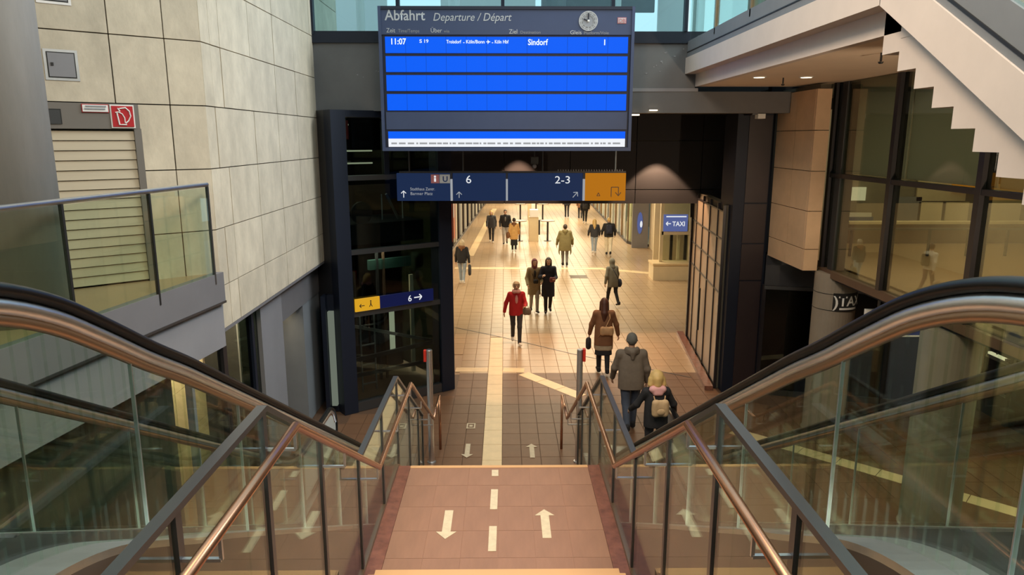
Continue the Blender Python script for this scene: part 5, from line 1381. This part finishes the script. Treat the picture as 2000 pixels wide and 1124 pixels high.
    # hair, hat, hood, scarf
    if hair:
        g = SDF(.02 * k)
        g.ell(hc + Vector((0, .012 * k, .022 * k)), (.083 * k, .100 * k, .106 * k))
        yf_ = hc.y - .045 * k; zf_ = hc.z + .062 * k
        g.cut.append(lambda X, Y, Z: np.minimum(yf_ - Y, zf_ - Z) * -1 if False else np.minimum(-(Y - yf_), -(Z - zf_)))
        if hair_style == 'short': g.cut.append(lambda X, Y, Z, z=hc.z - .06 * k: z - Z)
        if hair_style == 'bob':
            for s in (1, -1): g.cap(hc + Vector((s * .066 * k, .02 * k, .02)), hc + Vector((s * .07 * k, .03 * k, -.11 * k)), .036 * k, .030 * k)
            g.cap(hc + Vector((0, .06 * k, 0)), hc + Vector((0, .065 * k, -.12 * k)), .06 * k, .055 * k)
        if hair_style == 'long':
            for s in (1, -1): g.cap(hc + Vector((s * .060 * k, .02 * k, .02)), hc + Vector((s * .075 * k, .03 * k, -.19 * k)), .040 * k, .034 * k)
            g.cap(hc + Vector((0, .06 * k, 0)), hc + Vector((0, .105 * k, -.20 * k)), .068 * k, .075 * k).cap(hc + Vector((0, .105 * k, -.20 * k)), hc + Vector((.01, .115 * k, -.38 * k)), .075 * k, .035 * k)
        if hair_style == 'puffy': g.ell(hc + Vector((0, .014 * k, .03 * k)), (.098 * k, .112 * k, .112 * k)).cap(hc + Vector((0, .05 * k, 0)), hc + Vector((0, .06 * k, -.06 * k)), .07 * k, .06 * k)
        if hair_style == 'fluffy':
            g.ell(hc + Vector((0, .014 * k, .03 * k)), (.115 * k, .120 * k, .120 * k))
            for s in (1, -1): g.cap(hc + Vector((s * .08 * k, .03 * k, -.01)), hc + Vector((s * .105 * k, .05 * k, -.085 * k)), .065 * k, .050 * k)
            g.cap(hc + Vector((0, .06 * k, 0)), hc + Vector((0, .085 * k, -.08 * k)), .09 * k, .065 * k)
        sdf_obj('hair', g, min(res, .012), 'cloth_' + hair, t)
    if hat:
        g = SDF(.01 * k); g.ell(hc + Vector((0, .012 * k, .030 * k)), (.090 * k, .108 * k, .112 * k)).cap(hc + Vector((-.01, .01, .01 * k)), hc + Vector((.01, .01, .01 * k)), .09 * k, .09 * k, (1, 1.12, .3))
        g.cut.append(lambda X, Y, Z, z=hc.z: (z - .012 * k) - Z - np.clip(Y - hc.y, 0, .2) * .5); sdf_obj('beanie', g, min(res, .012), 'cloth_' + hat, t)
    if hood == 'down' or hood == 'fur':
        g = SDF(.03 * k); c = neck + Vector((0, .05 * k, -.02 * k))
        for i in range(9):
            a = math.pi * (i / 8) ; g.cap(c + Vector((math.cos(a) * .095 * k, math.sin(a) * .075 * k - .03 * k, -.01)), c + Vector((math.cos(a) * .095 * k * .9, math.sin(a) * .085 * k - .03 * k, .035 * k)), .038 * k)
        g.cap(c + Vector((0, .06 * k, 0)), c + Vector((0, .07 * k, -.10 * k)), .055 * k, .03 * k)
        sdf_obj('hood', g, res, 'cloth_' + (top if hood == 'down' else 'brown'), t)
    if hood == 'up':
        g = SDF(.03 * k); g.ell(hc + Vector((0, .020 * k, .010 * k)), (.098 * k, .112 * k, .128 * k)).cap(hc + Vector((0, .03 * k, -.06 * k)), neck - Vector((0, -.02, .03 * k)), .085 * k, .10 * k)
        g.cut.append(lambda X, Y, Z: np.minimum(np.minimum((hc.y - .05 * k) - Y, (hc.z + .075 * k) - Z), Z - (hc.z - .085 * k))); sdf_obj('hood', g, min(res, .012), 'cloth_' + (scarf or top), t)
    if scarf and hood != 'up':
        g = SDF(.03 * k)
        for i in range(12):
            a = 2 * math.pi * i / 12; q = neck + Vector((math.cos(a) * .075 * k, math.sin(a) * .07 * k - .01 * k, .012 * k + .012 * k * math.sin(a * 3))); g.ell(q, (.042 * k, .042 * k, .040 * k))
        if hair_style == 'fluffy': g.cap(neck + Vector((-.085 * k, .085 * k, -.005)), neck + Vector((.085 * k, .085 * k, -.005)), .058 * k).cap(neck + Vector((-.04 * k, .10 * k, -.06)), neck + Vector((.04 * k, .10 * k, -.06)), .05 * k)
        else: g.cap(neck + Vector((-.05 * k, .08 * k, .0)), neck + Vector((.05 * k, .08 * k, -.03 * k)), .05 * k)
        sdf_obj('scarf', g, res, 'cloth_' + scarf, t)
    if extra: extra(t, J, k, H)
    return t, J, k

def wpt(t, v): return mw(t) @ Vector(v)
def bag(name, lab, t, c, size, m, cat='bag', strap=None, flap=True):
    """soft bag as its own thing: rounded body, flap and strap"""
    rz = t.rotation_euler.z; P = wpt(t, c); o = thing(name, P - Vector((0, 0, size[2])), lab, cat, rz=rz)
    inv = mw(o).inverted()
    g = SDF(.02); x, y, z = size
    c0 = Vector((0, 0, size[2]))
    r = min(x, y, z) * .9
    for sx_ in (-1, 1):
        for sz_ in (-1, 1): g.cap(c0 + Vector((sx_ * (x - r), 0, sz_ * (z - r))), c0 + Vector((sx_ * (x - r), 0, -sz_ * (z - r))), r, r, (1, min(1, y / r), 1))
    g.ell(c0, (x, y, z))
    sdf_obj('bag_body', g, .012, m, o)
    if flap: obj('pocket', MB().ell(c0 + Vector((0, y * .75 if flap == 'back' else -y * .55, -z * .3)), (x * .62, y * .5, z * .42), 12, 8), m, o, local=True, smooth=True)
    if strap:
        pts = [inv @ wpt(t, p) for p in strap]; obj('strap', MB().tube(pts, .009, 6), m if m != 'cloth_gold' else 'cloth_tan', o, local=True, smooth=True)
    return o

# --- near group by the right escalator
def stand(Y, px_, z): # point at depth Y on the image column
    return None
p16 = at_z(1229, 843)
t16, J16, k16 = person('man in taupe hooded jacket, grey beanie and dark jeans walking away beside right escalator', None, 1.80, 180, pos=p16, stride=.34, lead=-1, arms=((10, 22, 10), (-2, 20, 10)),
    top='taupe', top_len=.455, puff=1.10, flare=.02, legs='denim', leg_w=1.12, shoes='black', hair='hair_dark', hat='beanie', hood='down', res=.010, male=True)
p17 = at_y(1284, 742, 10.55); h17 = 1.62
t17, J17, k17 = person('blond woman with black jacket, pink scarf and gold backpack by the right escalator foot', None, h17, 184, pos=(p17.x, p17.y, max(0, p17.z - h17 * .985)), stride=.22, lead=1, arms=((12, 40, 24), (8, 30, 26)),
    top='black', top_len=.46, puff=1.08, flare=.02, legs='charcoal', hair='hair_blond', hair_style='fluffy', scarf='pink', res=.010)
bag('backpack', 'small round gold backpack worn over a black jacket', t17, (0, .215, .69 * h17), (.125, .055, .135), 'cloth_gold', 'backpack', strap=[(-.09, .15, .80 * h17), (-.07, .19, .745 * h17), (0, .20, .72 * h17), (.07, .19, .745 * h17), (.09, .15, .80 * h17)], flap='back')
p15 = at_z(1177, 732)
t15, J15, k15 = person('woman with long auburn hair, brown cape and black skirt walking away', None, 1.74, 178, pos=p15, stride=.30, lead=1, arms=((10, 10, 12), (6, 8, 16)),
    top='brown', top_len=.40, puff=1.06, flare=.03, legs='black', shoes='black', hair='hair_auburn', hair_style='long', skirt=('black', .27, .03), res=.010,
    extra=lambda t, J, k, H: (lambda g: sdf_obj('coat_hem', g, .012, 'cloth_beige', t))((lambda g: (g.cap((-.06 * k, .0, .42 * H), (.06 * k, 0, .42 * H), .135 * k, .135 * k, (1, .88, 1)).cap((-.06 * k, 0, .355 * H), (.06 * k, 0, .355 * H), .132 * k, .132 * k, (1, .88, 1)), g.cut.append(lambda X, Y, Z: np.maximum(.335 * H - Z, Z - .43 * H)), g)[2])(SDF(.05))))
bag('handbag', 'small black handbag hanging from the left hand of the woman in the brown cape', t15, J15['wr', 1] + Vector((.02, 0, -.22)), (.055, .10, .13), 'cloth_black', strap=[J15['wr', 1] + Vector((.0, -.06, -.10)), J15['wr', 1] + Vector((0, 0, -.06)), J15['wr', 1] + Vector((0, .06, -.10))])
bag('shoulder_bag', 'tan leather bag slung across the brown cape', t15, (-.05, .155, .60 * 1.74), (.14, .05, .10), 'cloth_tan', strap=[(.13, .12, .52 * 1.74), (.0, .16, .62 * 1.74), (-.12, .10, .76 * 1.74), (-.11, .0, .83 * 1.74)])
# --- three women walking towards the stairs
t13, J13, k13 = person('elderly woman with short blond hair in a red jacket and black trousers walking to stairs', (1008, 672), 1.63, 4, stride=.36, lead=1, arms=((18, 70, 8), (-16, 10, 14)),
    top='red', top_len=.47, puff=1.04, flare=.015, legs='charcoal', shoes='white_shoe', hair='hair_grey_blond', hair_style='puffy', scarf='pink', shirt='pink', res=.011, skin='skin_pale')
bag('handbag', 'grey brown handbag on the arm of the woman in red', t13, J13['wr', 1] + Vector((.06, .0, -.12)), (.10, .06, .09), 'cloth_taupe', strap=[J13['wr', 1] + Vector((-.02, 0, -.06)), J13['elb', 1] + Vector((0, -.06, .05)), J13['wr', 1] + Vector((.12, 0, -.06))])
t12, J12, k12 = person('woman with long dark hair in a long black coat holding a red pouch', (1070, 611), 1.70, 2, stride=.26, lead=-1, arms=((12, 75, 4), (10, 100, 12)),
    top='navy', top_len=.30, puff=1.05, flare=.03, legs='black', shoes='black', hair='hair_dark', hair_style='long', res=.012)
bag('pouch', 'small dark red pouch held against the black coat', t12, J12['wr', 1] + Vector((-.06, -.05, 0)), (.08, .035, .07), 'cloth_plum')
t11, J11, k11 = person('woman in dark red headscarf and khaki coat beside the black coat', (1043, 610), 1.64, 6, stride=.28, lead=1, arms=((8, 60, 6), (6, 40, 10)),
    top='khaki', top_len=.34, puff=1.08, flare=.03, legs='grey_trouser', shoes='black', hair='hair_dark', hood='up', scarf='plum', shirt='black', res=.012)
bag('handbag', 'small black bag held in front of the khaki coat', t11, (.02, -.20, .60 * 1.64), (.07, .04, .06), 'cloth_black', strap=[(-.02, -.19, .635 * 1.64), (-.09, -.10, .76 * 1.64), (-.10, -.02, .83 * 1.64)])
# --- hooded walker on the right
t14, J14, k14 = person('person in grey hooded anorak with dark shoulder bag walking right of centre', (1196, 600), 1.52, 205, stride=.42, lead=1, arms=((-10, 15, 12), (16, 12, 20)),
    top='greygreen', top_len=.43, puff=1.10, flare=.02, legs='black', shoes='black', hair='hair_dark', hood='up', res=.013, lean=9)
bag('shoulder_bag', 'dark purple bag on the hip of the grey anorak', t14, (-.20, .06, .50 * 1.52), (.06, .11, .12), 'cloth_navy', strap=[(-.18, .04, .57 * 1.52), (0, .15, .70 * 1.52), (.10, .06, .84 * 1.52)])
# --- woman at the left edge with a shopping bag
t1p, J1, k1 = person('blond woman in black jacket and light jeans at the lift corner', (903, 556), 1.62, 172, stride=.26, lead=1, arms=((4, 8, 8), (-8, 10, 10)),
    top='black', top_len=.49, puff=1.08, legs='light_denim', shoes='white_shoe', hair='hair_grey_blond', hair_style='bob', hood='fur', res=.013)
bag('shopping_bag', 'big dark shopping bag carried by the woman in light jeans', t1p, J1['wr', -1] + Vector((-.02, .02, -.27)), (.05, .15, .19), 'cloth_charcoal', strap=[J1['wr', -1] + Vector((0, -.08, -.10)), J1['wr', -1] + Vector((0, 0, -.05)), J1['wr', -1] + Vector((0, .09, -.10))])
# --- three people on the left part of the passage
person('woman in dark quilted jacket, black trousers and white shoes walking towards camera', (960, 474), 1.62, 0, stride=.28, lead=1, top='charcoal', top_len=.46, puff=1.16, flare=.02, legs='black', shoes='white_shoe', hair='hair_blond', hair_style='bob', res=.016, skin='skin_pale')
t3, J3, k3 = person('man in black sweatshirt with pale print and grey trousers', (987, 477), 1.72, 0, stride=.24, lead=-1, arms=((8, 60, 8), (0, 30, 8)), top='black', top_len=.49, puff=1.05, legs='grey_trouser', leg_w=1.15, shoes='black', hair='hair_dark', shirt='grey', res=.016, male=True)
t4p, J4, k4 = person('woman in mustard coat with dark skirt and white shoes', (1004, 494), 1.60, 178, stride=.22, lead=1, top='mustard', top_len=.39, puff=1.1, flare=.02, legs='black', shoes='white_shoe', hair='hair_dark', skirt=('black', .22, .02), hood='fur', res=.016)
bag('handbag', 'small dark brown bag beside the mustard coat', t4p, J4['wr', 1] + Vector((.05, 0, .02)), (.08, .12, .14), 'cloth_brown')
# --- olive parka and the pair on the right
person('man in big olive parka and grey trousers walking away in the middle', (1103, 520), 1.72, 180, stride=.14, lead=1, arms=((4, 15, 14), (4, 20, 14)), top='olive', top_len=.38, puff=1.22, flare=.05, legs='grey', shoes='black', hair='hair_dark', hood='down', res=.013, male=True)
person('woman in cropped grey puffer jacket and pale jeans with blond hair', (1160, 497), 1.60, 180, stride=.26, lead=-1, arms=((6, 30, 12), (6, 30, 12)), top='charcoal', top_len=.50, puff=1.12, legs='light_denim', shoes='white_shoe', hair='hair_blond', hair_style='long', res=.016)
t7, J7, k7 = person('man in black jacket and cream trousers', (1188, 499), 1.70, 176, stride=.26, lead=1, arms=((4, 40, 14), (4, 30, 12)), top='black', top_len=.49, puff=1.12, legs='cream', leg_w=1.3, shoes='black', hair='hair_blond', res=.016, male=True)
bag('backpack', 'black backpack worn above cream trousers', t7, (0, .19, .70 * 1.7), (.13, .07, .20), 'cloth_navy', 'backpack', flap='back')
# --- far walkers partly behind the hanging signs
person('far walker in black partly hidden by the long blue sign', (1107, 425), 1.74, 180, stride=.22, lead=1, top='black', top_len=.46, puff=1.05, legs='black', hair='hair_dark', res=.02, male=True)
t9, J9, k9 = person('far walker in black with a dark backpack under the orange sign', (1142, 438), 1.72, 176, stride=.26, lead=-1, top='black', top_len=.47, puff=1.12, legs='black', shoes='white_shoe', hair='hair_dark', res=.02, male=True)
bag('backpack', 'dark square backpack of the far walker under the orange sign', t9, (0, .19, .70 * 1.7), (.15, .08, .23), 'cloth_charcoal', 'backpack', flap='back')
person('far walker in brown coat left of the dark backpack', (1133, 427), 1.68, 178, stride=.22, lead=1, top='brown', top_len=.42, puff=1.05, legs='charcoal', hair='hair_brown', res=.02)
# walker in the side hall, seen mirrored in the right facade
t18, J18, k18 = person('walker in white shirt with black backpack in the side hall behind lift', None, 1.72, 250, pos=(-2.97, 23.5, 0), stride=.4, lead=1, top='white_shoe', top_len=.50, legs='plum', hair='hair_brown', res=.018, male=True)
bag('backpack', 'black backpack on a white shirt behind the lift', t18, (0, .19, .70 * 1.7), (.14, .07, .20), 'cloth_black', 'backpack', flap='back')

# repeats share a group
GR = {'person': 'people walking through the station', 'standing_table': 'standing tables beside the passage pillars', 'direction_sign': 'hanging direction signs under the beam', 'sign_divider': 'edge strips between the hanging signs',
      'hall_column': 'columns behind the upper windows', 'platform_panel': 'panels behind the upper windows', 'steel_post': 'tall steel posts at the stair foot', 'escalator': 'escalators beside the stairs', 'stair_balustrade': 'glass balustrades of the stairs',
      'gallery_balustrade': 'glass balustrades of the galleries', 'round_column': 'round columns under the right facade', 'floor_arrow': 'painted arrows at the stair foot', 'handbag': 'handbags carried by walkers', 'backpack': 'backpacks worn by walkers',
      'shoulder_bag': 'shoulder bags worn by walkers', 'beam_lamp': 'small lamps under the beam', 'sprinkler': 'sprinkler heads under the soffit', 'strip_light': 'strip lights under the right facade', 'access_panel': 'access panels in the stone wall',
      'notice_plate': 'notices on the shutter header', 'information_pillar': 'pillars in the middle of the passage'}
for o in list(S.objects):
    if o.parent is None and 'label' in o and 'category' in o and 'group' not in o:
        st_ = o.name.split('.')[0]
        if st_ in GR: o['group'] = GR[st_]
